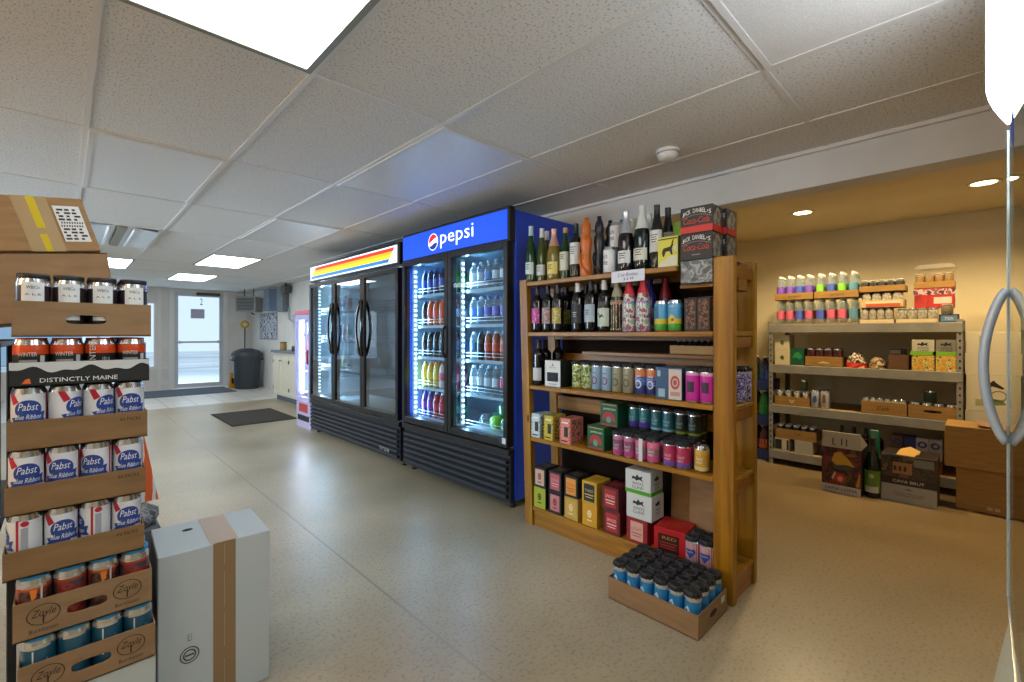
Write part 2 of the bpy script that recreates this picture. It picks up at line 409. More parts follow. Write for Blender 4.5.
# -------- reusable builders
def can_mb(R, H, bands, patch=None, seg=22, lidm=None, wrap=None):
    """bands: [(fraction of the body height, material)] from below; patch: (z0, z1, half angle, material) or a list of them"""
    zb, zt = .009, H - .017
    patch = patch or []
    patch = patch if isinstance(patch, list) else [patch]
    edges = {zb, zt}
    acc = 0
    cuts = []
    for fr, m in bands: acc += fr; cuts.append((zb + (zt - zb) * min(acc, 1), m)); edges.add(cuts[-1][0])
    for p in patch: edges |= {p[0], p[1]}
    zs = sorted(edges)
    body = [(R, z) for z in zs]
    prof = [(0, .004), (R * .72, .0), (R * .82, 0)] + body + [(R * .86, H - .004), (R * .87, H), (R * .82, H), (R * .8, H - .004), (0, H - .004)]
    lm = lidm or ALU
    def mf(i, z, ang, r):
        if z < zb or i < 3: return ALU
        if z > zt: return ALU if z < H - .004 - 1e-6 and r > R * .83 and i < 3 + len(zs) else lm
        for p in patch:
            c = p[4] if len(p) > 4 else 0
            if p[0] - 1e-6 < z < p[1] + 1e-6 and abs((ang - c + 180) % 360 - 180) <= p[2]: return p[3]
        for zc, m in cuts:
            if z <= zc + 1e-6: return m
        return cuts[-1][1]
    b = MB(); b.lathe(prof, ALU, seg, matfn=mf); return b
def can(R, H, bands, patch=None, prints=None, seg=22, lid=None, cap=None):
    def f():
        parts = []
        if cap: q = MB(); q.lathe([(R * .9, H - .008), (R * .95, H - .001), (R * .93, H + .005), (R * .8, H + .005), (R * .72, H - .003), (0, H - .003)], cap, seg); parts.append(('carrier_cap', q))
        if prints:
            p = MB(); prints(p, CYL(R)); parts.append(('print', p))
        return ('drink_can', can_mb(R, H, bands, patch, seg, lid), parts)
    return f
def bottle_mb(kind, glassm, seg=18):
    P = {'wine': [(0, .004), (.030, 0), (.0365, .006), (.037, .02), (.037, .19), (.034, .205), (.020, .222), (.0148, .235), (.0140, .275), (.0150, .278), (.0150, .285), (0, .285)],
         'riesling': [(0, .004), (.030, 0), (.0355, .006), (.036, .02), (.036, .15), (.032, .185), (.022, .235), (.0148, .27), (.0140, .305), (.0150, .308), (.0150, .315), (0, .315)],
         'champagne': [(0, .004), (.036, 0), (.042, .008), (.043, .03), (.043, .15), (.039, .18), (.026, .225), (.0165, .255), (.0155, .285), (.0175, .29), (.0175, .297), (0, .30)],
         'soda': [(0, .006), (.022, .0), (.031, .008), (.0325, .03), (.030, .07), (.0325, .10), (.0325, .145), (.026, .185), (.0135, .205), (.0125, .212), (0, .212)],
         'water': [(0, .006), (.022, .0), (.031, .008), (.0325, .02), (.0325, .15), (.027, .18), (.0135, .2), (.0125, .207), (0, .207)],
         'sport': [(0, .006), (.020, .0), (.0285, .008), (.0298, .02), (.0298, .15), (.026, .18), (.0135, .2), (.0125, .207), (0, .207)],
         'short': [(0, .004), (.032, 0), (.0365, .008), (.0372, .03), (.0372, .145), (.034, .172), (.026, .212), (.0165, .24), (.0155, .272), (.0175, .277), (.0175, .283), (0, .285)],
         'magnum': [(0, .006), (.04, 0), (.048, .010), (.0495, .04), (.0495, .22), (.045, .26), (.03, .325), (.019, .37), (.018, .415), (.020, .42), (.020, .43), (0, .435)],
         'large': [(0, .008), (.036, .0), (.052, .012), (.055, .04), (.052, .09), (.055, .13), (.055, .2), (.045, .25), (.016, .295), (.0135, .305), (0, .305)]}[kind]
    b = MB(); b.lathe(P, glassm, seg); return b, P
def rad_at(P, z):
    for (r0, z0), (r1, z1) in zip(P, P[1:]):
        if z0 <= z <= z1 and z1 > z0: return r0 + (r1 - r0) * (z - z0) / (z1 - z0)
    return P[-2][0]
def bottle(kind, glassm, labelm, capm, lab=(.05, .13, 75), cap=None, prints=None, seg=18, name='wine_bottle'):
    def f():
        b, P = bottle_mb(kind, glassm, seg); H = P[-1][1]; parts = []
        if labelm:
            z0, z1, half = lab; L = MB(); R = max(rad_at(P, z0 + .003), rad_at(P, z1 - .003)) + .0006; n = 14
            fr = lambda u, v, q=0: (R * math.sin(u), -R * math.cos(u), v)
            L.rect(-math.radians(half), z0, math.radians(half), z1, labelm, fr, n)
            L.sm = [True] * len(L.f); parts.append(('label', L))
            if prints: p = MB(); prints(p, CYL(R, .0004)); parts.append(('print', p))
        if capm:
            c0 = cap or {'wine': .232, 'riesling': .262, 'champagne': .228, 'soda': .205, 'water': .2, 'sport': .2, 'short': .215, 'magnum': .33, 'large': .297}[kind]
            zs = [c0] + [z for r, z in P if z > c0 + .002]; C = MB()
            pr = [(rad_at(P, z) + .0008, z) for z in zs]; pr[-1] = (pr[-1][0], H)
            if kind in ('soda', 'water', 'sport', 'large'): pr = [(.0145, c0), (.0145, H + .006), (.0125, H + .009), (0, H + .009)]
            else:
                pr = pr[:-1] + [(pr[-2][0] if len(pr) > 1 else .015, H + .0008), (0, H + .001)]
            C.lathe(pr, capm, seg); parts.append(('cap', C))
        return (name, b, parts)
    return f
def carton_b(w, d, h, mats, prints=None, c=.0015, name='carton'):
    def f():
        b = MB(); b.box(-w / 2, -d / 2, 0, w / 2, d / 2, h, mats['*'], c, mats); parts = []
        if prints:
            p = MB(); prints(p, lambda face: FR(.0006, face, w, d, h)); parts.append(('print', p))
        return (name, b, parts)
    return f
def tray_b(w, d, h, mat, slot=True, prints=None, inn=None, name='can_tray', t=.003, front=None):
    def f():
        b = MB(); q = inn or CARDIN
        b.box(-w / 2, -d / 2, 0, w / 2, d / 2, t, mat)
        b.box(-w / 2, d / 2 - t, 0, w / 2, d / 2, h, mat)
        for sx in (-1, 1): b.box(min(sx * w / 2, sx * (w / 2 - t)), -d / 2 + t, 0, max(sx * w / 2, sx * (w / 2 - t)), d / 2 - t, h, mat)
        fp = MB()
        fp.X = Matrix.Translation((0, -d / 2, 0))
        if slot: fp.slotwall(w, h, t, front or mat, (0, h * .5, w * .145, h * .13) if slot is True else slot)
        else: fp.box(-w / 2, 0, 0, w / 2, t, h, front or mat)
        parts = [('front_panel', fp)]
        if prints: p = MB(); prints(p, FR(.0006, 'F', w, d, h)); parts.append(('print', p))
        return (name, b, parts)
    return f
def carrier_mb(nx, ny, pitch, R, z, mat):
    """moulded lid carrier: one continuous scalloped plate with raised rings over every can top"""
    b = MB(); n = 10; gx, gy = nx * n, ny * n; V, F = [], []
    def hh(x, y):
        i = min(nx - 1, max(0, int((x / pitch)))); j = min(ny - 1, max(0, int(y / pitch)))
        r = math.hypot(x - (i + .5) * pitch, y - (j + .5) * pitch)
        return .009 if R * .62 < r < R * .95 else (.004 if r < R * .62 else .0015)
    for j in range(gy + 1):
        for i in range(gx + 1):
            x, y = i * pitch / n, j * pitch / n
            V.append((x - nx * pitch / 2, y - ny * pitch / 2, z + hh(x, y)))
    for j in range(gy):
        for i in range(gx):
            a = j * (gx + 1) + i; xm, ym = (i + .5) * pitch / n, (j + .5) * pitch / n
            ci, cj = min(nx - 1, int(xm / pitch)), min(ny - 1, int(ym / pitch))
            r = math.hypot(xm - (ci + .5) * pitch, ym - (cj + .5) * pitch)
            inner = 0 < ci + (xm / pitch - ci > .5) < nx and 0 < cj + (ym / pitch - cj > .5) < ny
            if r > R * 1.02 and not inner: continue
            F.append((a, a + 1, a + gx + 2, a + gx + 1))
    used = sorted({k for f in F for k in f}); mp = {k: i for i, k in enumerate(used)}
    top = [V[k] for k in used]; nt_ = len(top)
    F2 = [tuple(mp[k] for k in f) for f in F]
    cnt = {}
    for f in F2:
        for a, c in zip(f, f[1:] + f[:1]): cnt[(a, c)] = 1
    V2 = top + [(x, y, z - .011) for x, y, _ in top]
    side = [(c, a, a + nt_, c + nt_) for (a, c) in cnt if (c, a) not in cnt]
    b.add(V2, F2 + side, mat); return b
def four_pack(R, H, bands, patch=None, prints=None, carrier=BLACKM, name='can_four_pack', nx=2, ny=2):
    """2 x 2 cans under a moulded carrier; front faces -y"""
    def f():
        pt = 2 * R + .001; parts = []
        for j in range(ny):
            for i in range(nx):
                b = can_mb(R, H, bands, patch, 18); ox, oy = (i - (nx - 1) / 2) * pt, (j - (ny - 1) / 2) * pt
                b.v = [(x + ox, y + oy, z) for x, y, z in b.v]; subs = []
                if prints and j == 0:
                    p = MB(); prints(p, CYL(R)); p.v = [(x + ox, y + oy, z) for x, y, z in p.v]; subs = [('print', p)]
                parts.append(('can', b, subs))
        parts.append(('carrier', carrier_mb(nx, ny, pt, R, H, carrier)))
        return (name, None, parts)
    return f

# ================================================================== THE ROOM
XB, ZC = 5.30, 2.20
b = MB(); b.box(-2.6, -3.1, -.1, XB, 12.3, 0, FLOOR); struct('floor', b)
b = MB(); b.box(-2.6, -3.1, ZC, 2.91, 12.3, ZC + .08, CEIL); struct('ceiling', b)
b = MB(); b.box(2.91, -3.1, ZC, XB, 2.24, ZC + .08, CREAMWALL); b.box(2.91, 5.7, ZC, 3.3, 12.3, ZC + .08, CEIL); struct('ceiling', b)
b = MB(); b.box(2.91, -3.1, 2.0, 3.07, 5.7, ZC, GREYWALL); struct('trim_1', b)                     # dropped beam
b = MB(); b.box(2.91, 2.12, 0, 3.03, 5.7, 2.0, GREYWALL); b.box(3.03, 5.58, 0, 3.32, 5.7, ZC, WHITEWALL); struct('wall_cooler', b)
b = MB(); b.box(3.03, 2.12, 0, XB, 2.24, ZC, CREAMWALL); struct('wall_alcove', b)
b = MB(); b.box(XB, -3.1, 0, XB + .1, 2.24, ZC, CREAMWALL); struct('wall_back', b)
b = MB(); b.box(3.2, 5.7, 0, 3.3, 12.3, ZC, WHITEWALL); struct('wall_right', b)
b = MB(); b.box(-2.6, -3.2, 0, XB, -3.1, ZC, CREAMWALL); struct('wall_rear', b)
# entrance wall with door and window openings
D0, D1, DT = 1.70, 2.62, 2.12; WX0, WX1, WZ0, WZ1 = -2.25, 1.40, .46, 1.90
YF = 12.3
b = MB()
for (x0, z0, x1, z1) in ((-2.6, 0, WX0, ZC), (WX0, 0, WX1, WZ0), (WX0, WZ1, WX1, ZC), (WX1, 0, D0, ZC), (D0, DT, D1, ZC), (D1, 0, 3.3, ZC)):
    b.box(x0, YF, z0, x1, YF + .12, z1, WHITEWALL)
struct('wall_front', b)
b = MB()
for (x0, z0, x1, z1) in ((WX1, 0, WX1 + .07, 2.18), (D0 - .10, 0, D0 - .01, 2.18), (D1 + .01, 0, D1 + .09, 2.18), (WX1 + .07, .44, D0 - .1, .48), (WX1 + .07, .1, D0 - .1, .16), (3.02, 0, 3.1, 2.18), (D1 + .09, 2.12, 3.02, 2.18)):
    b.box(x0, YF - .02, z0, x1, YF, z1, WHITE)
struct('trim_2', b)
SAW = (.9, 2.0)     # heights of the added side window
b = MB()
for (y0, z0, y1, z1) in ((-3.1, 0, 3.4, ZC), (3.4, 0, 6.6, SAW[0]), (3.4, SAW[1], 6.6, ZC), (6.6, 0, 12.3, ZC)):
    b.box(-2.6, y0, z0, -2.5, y1, z1, WHITEWALL)
struct('wall_left', b)

def window(name, x0, x1, z0, z1, Y, axis='x', mull=()):
    w = link(name, None); w['kind'] = 'structure'
    g = lambda a, y, z, a2, y2, z2: (a, y, z, a2, y2, z2) if axis == 'x' else (y, a, z, y2, a2, z2)
    b = MB(); t = .05
    b.box(*g(x0, Y, z0, x0 + t, Y + .07, z1), WHITE); b.box(*g(x1 - t, Y, z0, x1, Y + .07, z1), WHITE)
    b.box(*g(x0 + t, Y, z0, x1 - t, Y + .07, z0 + t), WHITE); b.box(*g(x0 + t, Y, z1 - t, x1 - t, Y + .07, z1), WHITE)
    for m in mull: b.box(*g(m - .02, Y + .01, z0 + t, m + .02, Y + .06, z1 - t), WHITE)
    part('window_frame', b, w)
    b = MB(); b.box(*g(x0 + t, Y + .03, z0 + t, x1 - t, Y + .036, z1 - t), GLASSW); part('pane', b, w)
    return w
window('window_1', WX0, WX1, WZ0, WZ1, YF + .02, 'x', (-1.35, -.45, .47))
window('window_added', 3.4, 6.6, SAW[0], SAW[1], -2.58, 'y', (4.45, 5.5))  # unseen window added to give the coolers something to reflect
# glazed entrance door
dr = link('door_1', None); dr['kind'] = 'structure'
AL = M('#c9d1d8', .4, .1); b = MB(); y0, y1 = YF + .02, YF + .07
b.box(D0, y0, 0, D0 + .07, y1, DT, AL); b.box(D1 - .07, y0, 0, D1, y1, DT, AL); b.box(D0 + .07, y0, 0, D1 - .07, y1, .1, AL); b.box(D0 + .07, y0, DT - .08, D1 - .07, y1, DT, AL)
part('door_frame', b, dr)
b = MB(); b.box(D0 + .07, YF + .04, .1, D1 - .07, YF + .046, DT - .08, GLASSW); part('pane', b, dr)
b = MB(); b.box(D0 + .05, YF - .03, 1.0, D1 - .05, YF, 1.04, AL, .006); b.box(D0 + .08, YF - .01, .99, D0 + .12, YF + .03, 1.05, AL); b.box(D1 - .12, YF - .01, .99, D1 - .08, YF + .03, 1.05, AL); part('push_bar', b, dr)
b = MB(); b.box(2.1, YF - .05, DT - .05, 2.55, YF, DT + .01, M('#4d4a46', .5), .006); part('door_closer', b, dr)
b = MB(); b.box(2.0, YF + .036, 1.55, 2.26, YF + .039, 1.76, M('#c3c6dc', .6)); part('notice_sheet', b, dr)
b = MB(); b.text('2', 2.2, 1.93, .05, .15, M('#53585e', .6), lambda u, v, q=0: (u, YF + .035, v)); part('number_sticker', b, dr)
# outside: pale snowy lot, a far building
SNOW = TEX('snowy ground', '#b6c0ca', '#eef1f4', .6, .8, 0., (.3, 1, 1))
b = MB(); b.box(-30, YF + .2, -.15, 34, 40, -.05, SNOW); struct('ground_outside', b)
b = MB(); b.box(-30, 3, -.15, -2.7, YF + .2, -.05, SNOW); struct('ground_outside', b)
b = MB(); b.box(-8, 26, -.05, .5, 32, 2.9, M('#9fb3c4', .7), .05); b.box(-8.3, 25.7, 2.9, .8, 32.3, 3.4, M('#dde4ea', .7), .1)
o = thing('building', 'pale blue low building across the snowy lot seen through the front window', 'building', b)

# suspended grid
GX = [.07 - .61 * k for k in range(4, 0, -1)] + [.07, .68, 1.29, 1.90, 2.51]; GY = [.58 + 1.22 * k for k in range(-3, 10)]
TB = M('#dcdad6', .5)
b = MB(); g = .0115
for x in GX: b.box(x - g, -3.1, ZC - .004, x + g, 12.3, ZC, TB)
for y in GY: b.box(-2.5, y - g, ZC - .0035, 2.91, y + g, ZC, TB)
struct('ceiling_grid', b)
b = MB(); b.box(2.885, -3.1, ZC - .02, 2.91, 12.3, ZC, TB); struct('trim_3', b)

# ceiling light panels
PRISM = TEX('prismatic lens', '#d6d5d2', '#eae9e6', 220, .3, .4)
LIT = EM('#f6fbff', PANEL, 'lit ceiling panel')
def panel(ix, iy, lit, label, open_=False, warm=False):
    x0, x1, y0, y1 = GX[0] + .61 * ix, GX[0] + .61 * (ix + 1), .58 + 1.22 * iy, .58 + 1.22 * (iy + 1)
    t = thing('ceiling_light', label, 'ceiling light', None, ((x0 + x1) / 2, (y0 + y1) / 2, ZC), group='ceiling light panels')
    hx, hy = .305 - g, .61 - g; b = MB(); fm = M('#85887c', .5) if lit else TB; f = .022
    for (a, c, d, e) in ((-hx, -hy, -hx + f, hy), (hx - f, -hy, hx, hy), (-hx + f, -hy, hx - f, -hy + f), (-hx + f, hy - f, hx - f, hy)):
        b.box(a, c, -.011, d, e, -.0005, fm)
    part('frame', b, t)
    if open_:
        b = MB(); W_ = M('#d5d9dc', .3)      # bare reflector trough with tubes
        n = 8; V, F = [], []
        for yy in (-hy + f, hy - f):
            for k in range(n + 1):
                x = -hx + f + (2 * hx - 2 * f) * k / n
                V.append((x, yy, -.002 - .028 * abs(math.cos(PI * k / n))))
        F = [(k, k + 1, n + 2 + k, n + 1 + k) for k in range(n)]
        b.add(V, F, W_); part('reflector', b, t)
        for k, x in enumerate((-.09, .09)):
            b = MB(); b.tube([(x, -hy + .06, -.028), (x, hy - .06, -.028)], .013, M('#f1f3f3', .3), 10); part('tube', b, t)
        b = MB(); b.box(-.035, -hy + f, -.034, .035, hy - f, -.010, M('#8b8779', .5), .004); part('ballast_cover', b, t)
    else:
        b = MB(); b.box(-hx + f, -hy + f, -.008, hx - f, hy - f, -.001, LIT if lit else PRISM); part('diffuser', b, t)
    return t
panel(4, 0, True, 'large lit ceiling panel overhead, nearest the viewer')
panel(4, 2, False, 'unlit pale ceiling panel two tiles beyond the large lit panel')
panel(6, 1, False, 'unlit lens panel shining blue above the blue cooler sign')
panel(6, 3, False, 'unlit white panel above the striped cooler sign')
panel(6, -1, False, 'unlit bluish lens panel beside the ceiling beam near the glass door')
panel(4, 4, False, 'open ceiling fixture with bare tubes and no lens', True)
panel(4, 6, True, 'lit ceiling panel partly behind the cardboard box on the stack')
panel(6, 5, True, 'lit ceiling panel beyond the striped cooler, the larger in the entrance area')
panel(6, 7, True, 'lit ceiling panel just inside the glass entrance door')
panel(1, 2, True, 'unseen lit ceiling panel over the cash counter side, added as fill'); panel(1, 5, True, 'unseen lit ceiling panel by the side window, added as fill')  # unseen lit panels added as fill light, here and on the next line
panel(4, -2, True, 'lit ceiling panel behind the viewer, unseen and added as fill'); panel(1, -1, True, 'unseen fill panel added behind the viewer near the left wall')
# warm lamp on the left side that tints the ceiling there
t = thing('wall_lamp', 'warm shaded wall lamp on the left wall', 'lamp', None, (-2.5, 1.6, 1.75))
b = MB(); b.box(0, -.05, -.05, .03, .05, .05, M('#6b5a3a', .4, .6), .005); part('wall_plate', b, t)
b = MB(); b.tube([(.03, 0, 0), (.12, 0, 0), (.12, 0, .05)], .008, M('#6b5a3a', .4, .6)); part('arm', b, t)
b = MB(); b.lathe([(0, .05), (.03, .05), (.038, .09), (.03, .125), (0, .135)], EM('#ffb868', 60, 'warm bulb'), 14, (.12, 0, 0)); part('bulb', b, t)
l = bpy.data.lights.new('warm_lamp_light', 'POINT'); l.energy = 75; l.color = (1, .62, .30); l.shadow_soft_size = .06
o = bpy.data.objects.new('warm_lamp_light', l); COL.objects.link(o); o.location = (-2.3, 1.6, 1.9)

# smoke detector
t = thing('smoke_detector', 'round white smoke detector on the ceiling above the wooden rack', 'smoke detector', None, (2.35, 1.2, ZC))
b = MB(); b.lathe([(0, 0), (.062, 0), (.062, -.016), (.058, -.018)], WHITE, 28); part('base', b, t)
b = MB(); b.lathe([(.052, -.018), (.055, -.022), (.055, -.036), (.045, -.05), (.02, -.054), (0, -.054)], WHITE, 28); part('cover', b, t)
# alcove downlights
for k, (y, lab) in enumerate(((1.04, 'recessed warm downlight above the metal shelving, nearer the wooden rack'), (.0, 'recessed warm downlight above the stacked cartons by the glass door'))):
    t = thing('downlight', lab, 'downlight', None, (4.34, y, ZC), group='alcove downlights')
    b = MB(); b.lathe([(.085, 0), (.085, -.005), (.065, -.008), (.062, 0)], WHITE, 26); part('trim_ring', b, t)
    b = MB(); b.lathe([(.063, -.003), (.03, -.010), (0, -.012)], EM('#ffdca0', 22, 'warm downlight'), 22); part('lamp_face', b, t)
    l = bpy.data.lights.new('downlight_light', 'SPOT'); l.energy = 105; l.color = (1, .76, .42); l.spot_size = 2.7; l.spot_blend = .6; l.shadow_soft_size = .06
    o = bpy.data.objects.new('downlight_light', l); COL.objects.link(o); o.location = (4.34, y, ZC - .02)

# ================================================================== DISPLAY COOLERS along the wall
def led_strip(x, y, z0, z1, parent, strength=26, col='#d8f0ff', dy=0, n=24, power=5, rot=0):
    b = MB(); b.box(x - .012, y - .008, z0, x + .012, y + .008, z1, M('#e6eef2', .4), .003); s = part('light_strip', b, parent)
    b = MB(); e = EM(col, strength, 'led')
    for k in range(n):
        z = z0 + (z1 - z0) * (k + .5) / n; b.box(x - .0135, y - .0095, z - .011, x + .0135, y + .0095, z + .011, e)
    link('light_dots', b.mesh('light_dots'), s)
    return s
BAR = M('#2b2e33', .4, .1)
def cooler(name, label, Y0, Y1, H, nd, zdoor, header, side_mat, inner, led, handle, glass, door_led, shelves, slats=6, X0=2.13, X1=2.88, back=None):
    r = thing(name, label, 'cooler', None, (0, 0, 0)); r.location = (X0, (Y0 + Y1) / 2, 0)
    off = Vector((X0, (Y0 + Y1) / 2, 0))
    def mb():
        m = MB(); m.X = Matrix.Translation(-off); return m
    zb, zt = zdoor; fx = X0 + .07      # cabinet front plane behind the doors
    b = mb()                            # shell
    b.box(fx, Y0, .06, X1, Y0 + .035, H, side_mat, .004); part('side_panel', b, r)
    b = mb(); b.box(fx, Y1 - .035, .06, X1, Y1, H, side_mat, .004); part('side_panel', b, r)
    b = mb(); b.box(X1 - .05, Y0 + .035, .06, X1, Y1 - .035, H, back or inner); part('back_panel', b, r)
    b = mb(); b.box(fx, Y0 + .035, H - .03, X1 - .05, Y1 - .035, H, BLACKM); part('top_panel', b, r)
    b = mb(); b.box(fx, Y0 + .035, zb - .06, X1 - .05, Y1 - .035, zb - .005, inner); part('floor_panel', b, r)
    b = mb(); b.box(fx, Y0 + .035, zt - .01, X1 - .05, Y1 - .035, zt + .02, inner); part('roof_liner', b, r)
    b = mb(); b.box(fx + .02, Y0 + .035, zb, X1 - .05, Y0 + .05, zt - .01, inner); b.box(fx + .02, Y1 - .05, zb, X1 - .05, Y1 - .035, zt - .01, inner); part('liner', b, r)
    # lower grille with louvres
    g = part('grille', mb().box(X0 + .03, Y0 + .012, .05, X0 + .06, Y1 - .012, zb - .055, BLACKM), r)
    b = mb(); n = slats; hh = (zb - .075 - .075) / n
    for k in range(n):
        z = .075 + k * hh
        b.poly([(X0 + .03, z + hh * .12), (X0 + .003, z + hh * .2), (X0 + .003, z + hh * .62), (X0 + .03, z + hh * .92)], Y1 - Y0 - .06, BAR, lambda u, v, q=0: (u, Y0 + .03 + q, v))
    link('louvre', b.mesh('louvre'), g)
    b = mb(); b.box(X0 + .005, Y0 + .004, zb - .055, X0 + .06, Y1 - .004, zb - .012, BLACK, .004); part('sill_rail', b, r)
    for yy in (Y0 + .06, Y1 - .06):
        b = mb(); b.lathe([(0, 0), (.022, 0), (.022, .02), (.015, .03), (.012, .07), (0, .07)], BLACKM, 12, (X0 + .1, yy, 0)); part('foot', b, r)
    # header sign
    zh0, zh1 = header['z']; b = mb()
    b.box(X0 + .012, Y0, zh0 - .02, fx - .001, Y1, zh1 + .025, BLACK, .006); hd = part('header', b, r)
    header['draw'](hd, mb, zh0, zh1)
    # doors
    wdt = (Y1 - Y0 - .02) / nd; doors = []
    for k in range(nd):
        a, c = Y1 - .01 - wdt * (k + 1) + .003, Y1 - .01 - wdt * k - .003; t = .042
        b = mb()
        for (u0, v0, u1, v1) in ((a, zb, a + t, zt), (c - t, zb, c, zt), (a + t, zb, c - t, zb + t + .01), (a + t, zt - t, c - t, zt)):
            b.box(X0, u0, v0, fx - .012, u1, v1, BLACK, .004)
        d = part('door', b, r)
        b = mb(); b.box(X0 + .015, a + t - .004, zb + t, X0 + .019, c - t + .004, zt - t + .004, glass); link('glass_pane', b.mesh('glass_pane'), d)
        b = mb()
        for yy in (a + .006, c - .02): b.box(fx - .012, yy, zb + .01, fx, yy + .014, zt - .01, M('#3c3f42', .8))
        link('gasket', b.mesh('gasket'), d)
        handle(d, mb, a, c, k)
        doors.append((a, c))
    for k, (a, c) in enumerate(doors):
        st = led[k] if k < len(led) else 0
        if st:
            led_strip(fx + .035, c - .065, zb + .06, zt - .05, r, st) if False else None
            b = mb(); b.box(fx + .01, c - .075, zb + .05, fx + .04, c - .055, zt - .05, M('#dfe9ee', .4), .003); s = part('light_strip', b, r)
            b = mb(); e = EM(door_led, st, 'led'); n = 30
            for q in range(n):
                z = zb + .06 + (zt - zb - .12) * (q + .5) / n; b.box(fx + .014, c - .0765, z - .008, fx + .036, c - .0535, z + .008, e)
            link('light_dots', b.mesh('light_dots'), s)
            l = area('cooler_light', (fx + .05, c - .09, (zb + zt) / 2), (0, -PI / 2, math.radians(-60)), zt - zb - .1, .04, led[k] * (.55 if nd == 2 else 3.5), tuple(lin(door_led)[:3]))
        for z in shelves[k]:
            b = mb(); wm = M('#cdd8de', .35, .3); nw = 9
            b.box(fx + .05, a + .03, z - .012, X1 - .07, c - .03, z - .004, wm)
            sh = part('shelf', b, r)
            b = mb(); b.box(fx + .046, a + .03, z - .02, fx + .051, c - .03, z + .004, M('#9fb4c2', .4)); link('price_rail', b.mesh('price_rail'), sh)
            b = mb()
            b.tube([(fx + .048, a + .035, z + .055), (fx + .048, c - .035, z + .055)], .0025, wm, 6)
            b.tube([(fx + .048, a + .035, z + .03), (fx + .048, c - .035, z + .03)], .0025, wm, 6)
            for yy in (a + .035, c - .035): b.tube([(fx + .048, yy, z), (fx + .048, yy, z + .055)], .003, wm, 6)
            link('front_rail', b.mesh('front_rail'), sh)
    return r, doors

# ---- header drawings
def pepsi_header(hd, mb, z0, z1):
    Y0, Y1, X0 = PY0, PY1, 2.13
    b = mb(); n = 24; V, F = [], []      # bowed lit face
    fr = lambda y, z, q=0: (X0 + .010 - .012 * (1 - ((y - (Y0 + Y1) / 2) / ((Y1 - Y0) / 2)) ** 2) - q, y, z)
    for i in range(n + 1):
        y = Y0 + .02 + (Y1 - Y0 - .04) * i / n; V += [fr(y, z0), fr(y, z1)]
    F = [(2 * i + 2, 2 * i, 2 * i + 1, 2 * i + 3) for i in range(n)]
    b.add(V, F, EM('#0e48dc', 1.0, 'blue sign face')); f = link('sign_face', b.mesh('sign_face'), hd)
    fl = lambda u, v, q=0: (fr(u, v)[0] - .0012 - q, u, v)
    fu = lambda u, v, q=0: fl(PYC - u, v, q)          # u to the viewer's right
    cz = (z0 + z1) / 2 - .002; Wm = EM('#f4f8ff', 1.2, 'white sign'); Rm = EM('#e01028', .9, 'red sign'); Dm = EM('#0a2a90', .6, 'deep blue sign')
    b = mb(); gx, R = -.19, .062
    b.disc(gx, cz, R * 1.10, R * 1.10, Wm, lambda u, v, q=0: fu(u, v, 0), 36)
    def seg(lo, hi, m, q):
        pts = []; n = 20
        for i in range(n + 1):
            x = -1 + 2 * i / n; h = math.sqrt(max(0, 1 - x * x)); y = max(-h, min(h, lo(x))); pts.append((x, y))
        for i in range(n, -1, -1):
            x = -1 + 2 * i / n; h = math.sqrt(max(0, 1 - x * x)); y = max(-h, min(h, hi(x))); pts.append((x, y))
        P2 = [(x, y) for x, y in pts]
        V = [fu(gx + R * x, cz + R * y, q) for x, y in P2]; n1 = n + 1
        b.add(V, [(i, i + 1, 2 * n1 - 2 - i, 2 * n1 - 1 - i) for i in range(n)], m)
    seg(lambda x: .18 + .28 * math.sin(x * 1.7 + .3), lambda x: 1.1, Rm, .0006)
    seg(lambda x: -1.1, lambda x: -.32 + .18 * math.sin(x * 2 + .2), Dm, .0006)
    link('logo', b.mesh('logo'), hd)
    b = mb()
    b.text('pepsi', .115, cz + .002, .41, .135, Wm, lambda u, v, q=0: fu(u, v, .0004)); link('lettering', b.mesh('lettering'), hd)
def stripe_header(hd, mb, z0, z1):
    Y0, Y1, X0 = TY0, TY1, 2.13
    yc = (Y0 + Y1) / 2; w = Y1 - Y0 - .06
    fr = lambda u, v, q=0: (X0 + .008 - q, yc - u, v)
    b = mb(); b.rect(-w / 2, z0, w / 2, z1, EM('#dfeaf2', .85, 'pale sign face'), fr); link('sign_face', b.mesh('sign_face'), hd)
    b = mb(); h = z1 - z0
    for i, c in enumerate(('#d8321c', '#f2b31a', '#f4e020', '#2f78d8')):
        za = z1 - h * (.10 + .2 * i); zb_ = za - h * .2; xl = -w / 2 + .16 - .035 * i; xr = w / 2 - .05 - .03 * i
        b.flat([(xl - .03, zb_), (xr - .02, zb_), (xr, za), (xl, za)], EM(c, .8, 'sign stripe'), lambda u, v, q=0: fr(u, v, .001))
    link('stripe', b.mesh('stripe'), hd)
    b = mb(); b.text('true', w / 2 - .2, z0 + h * .24, .11, h * .13, EM('#0f3e96', .6), lambda u, v, q=0: fr(u, v, .002)); link('lettering', b.mesh('lettering'), hd)

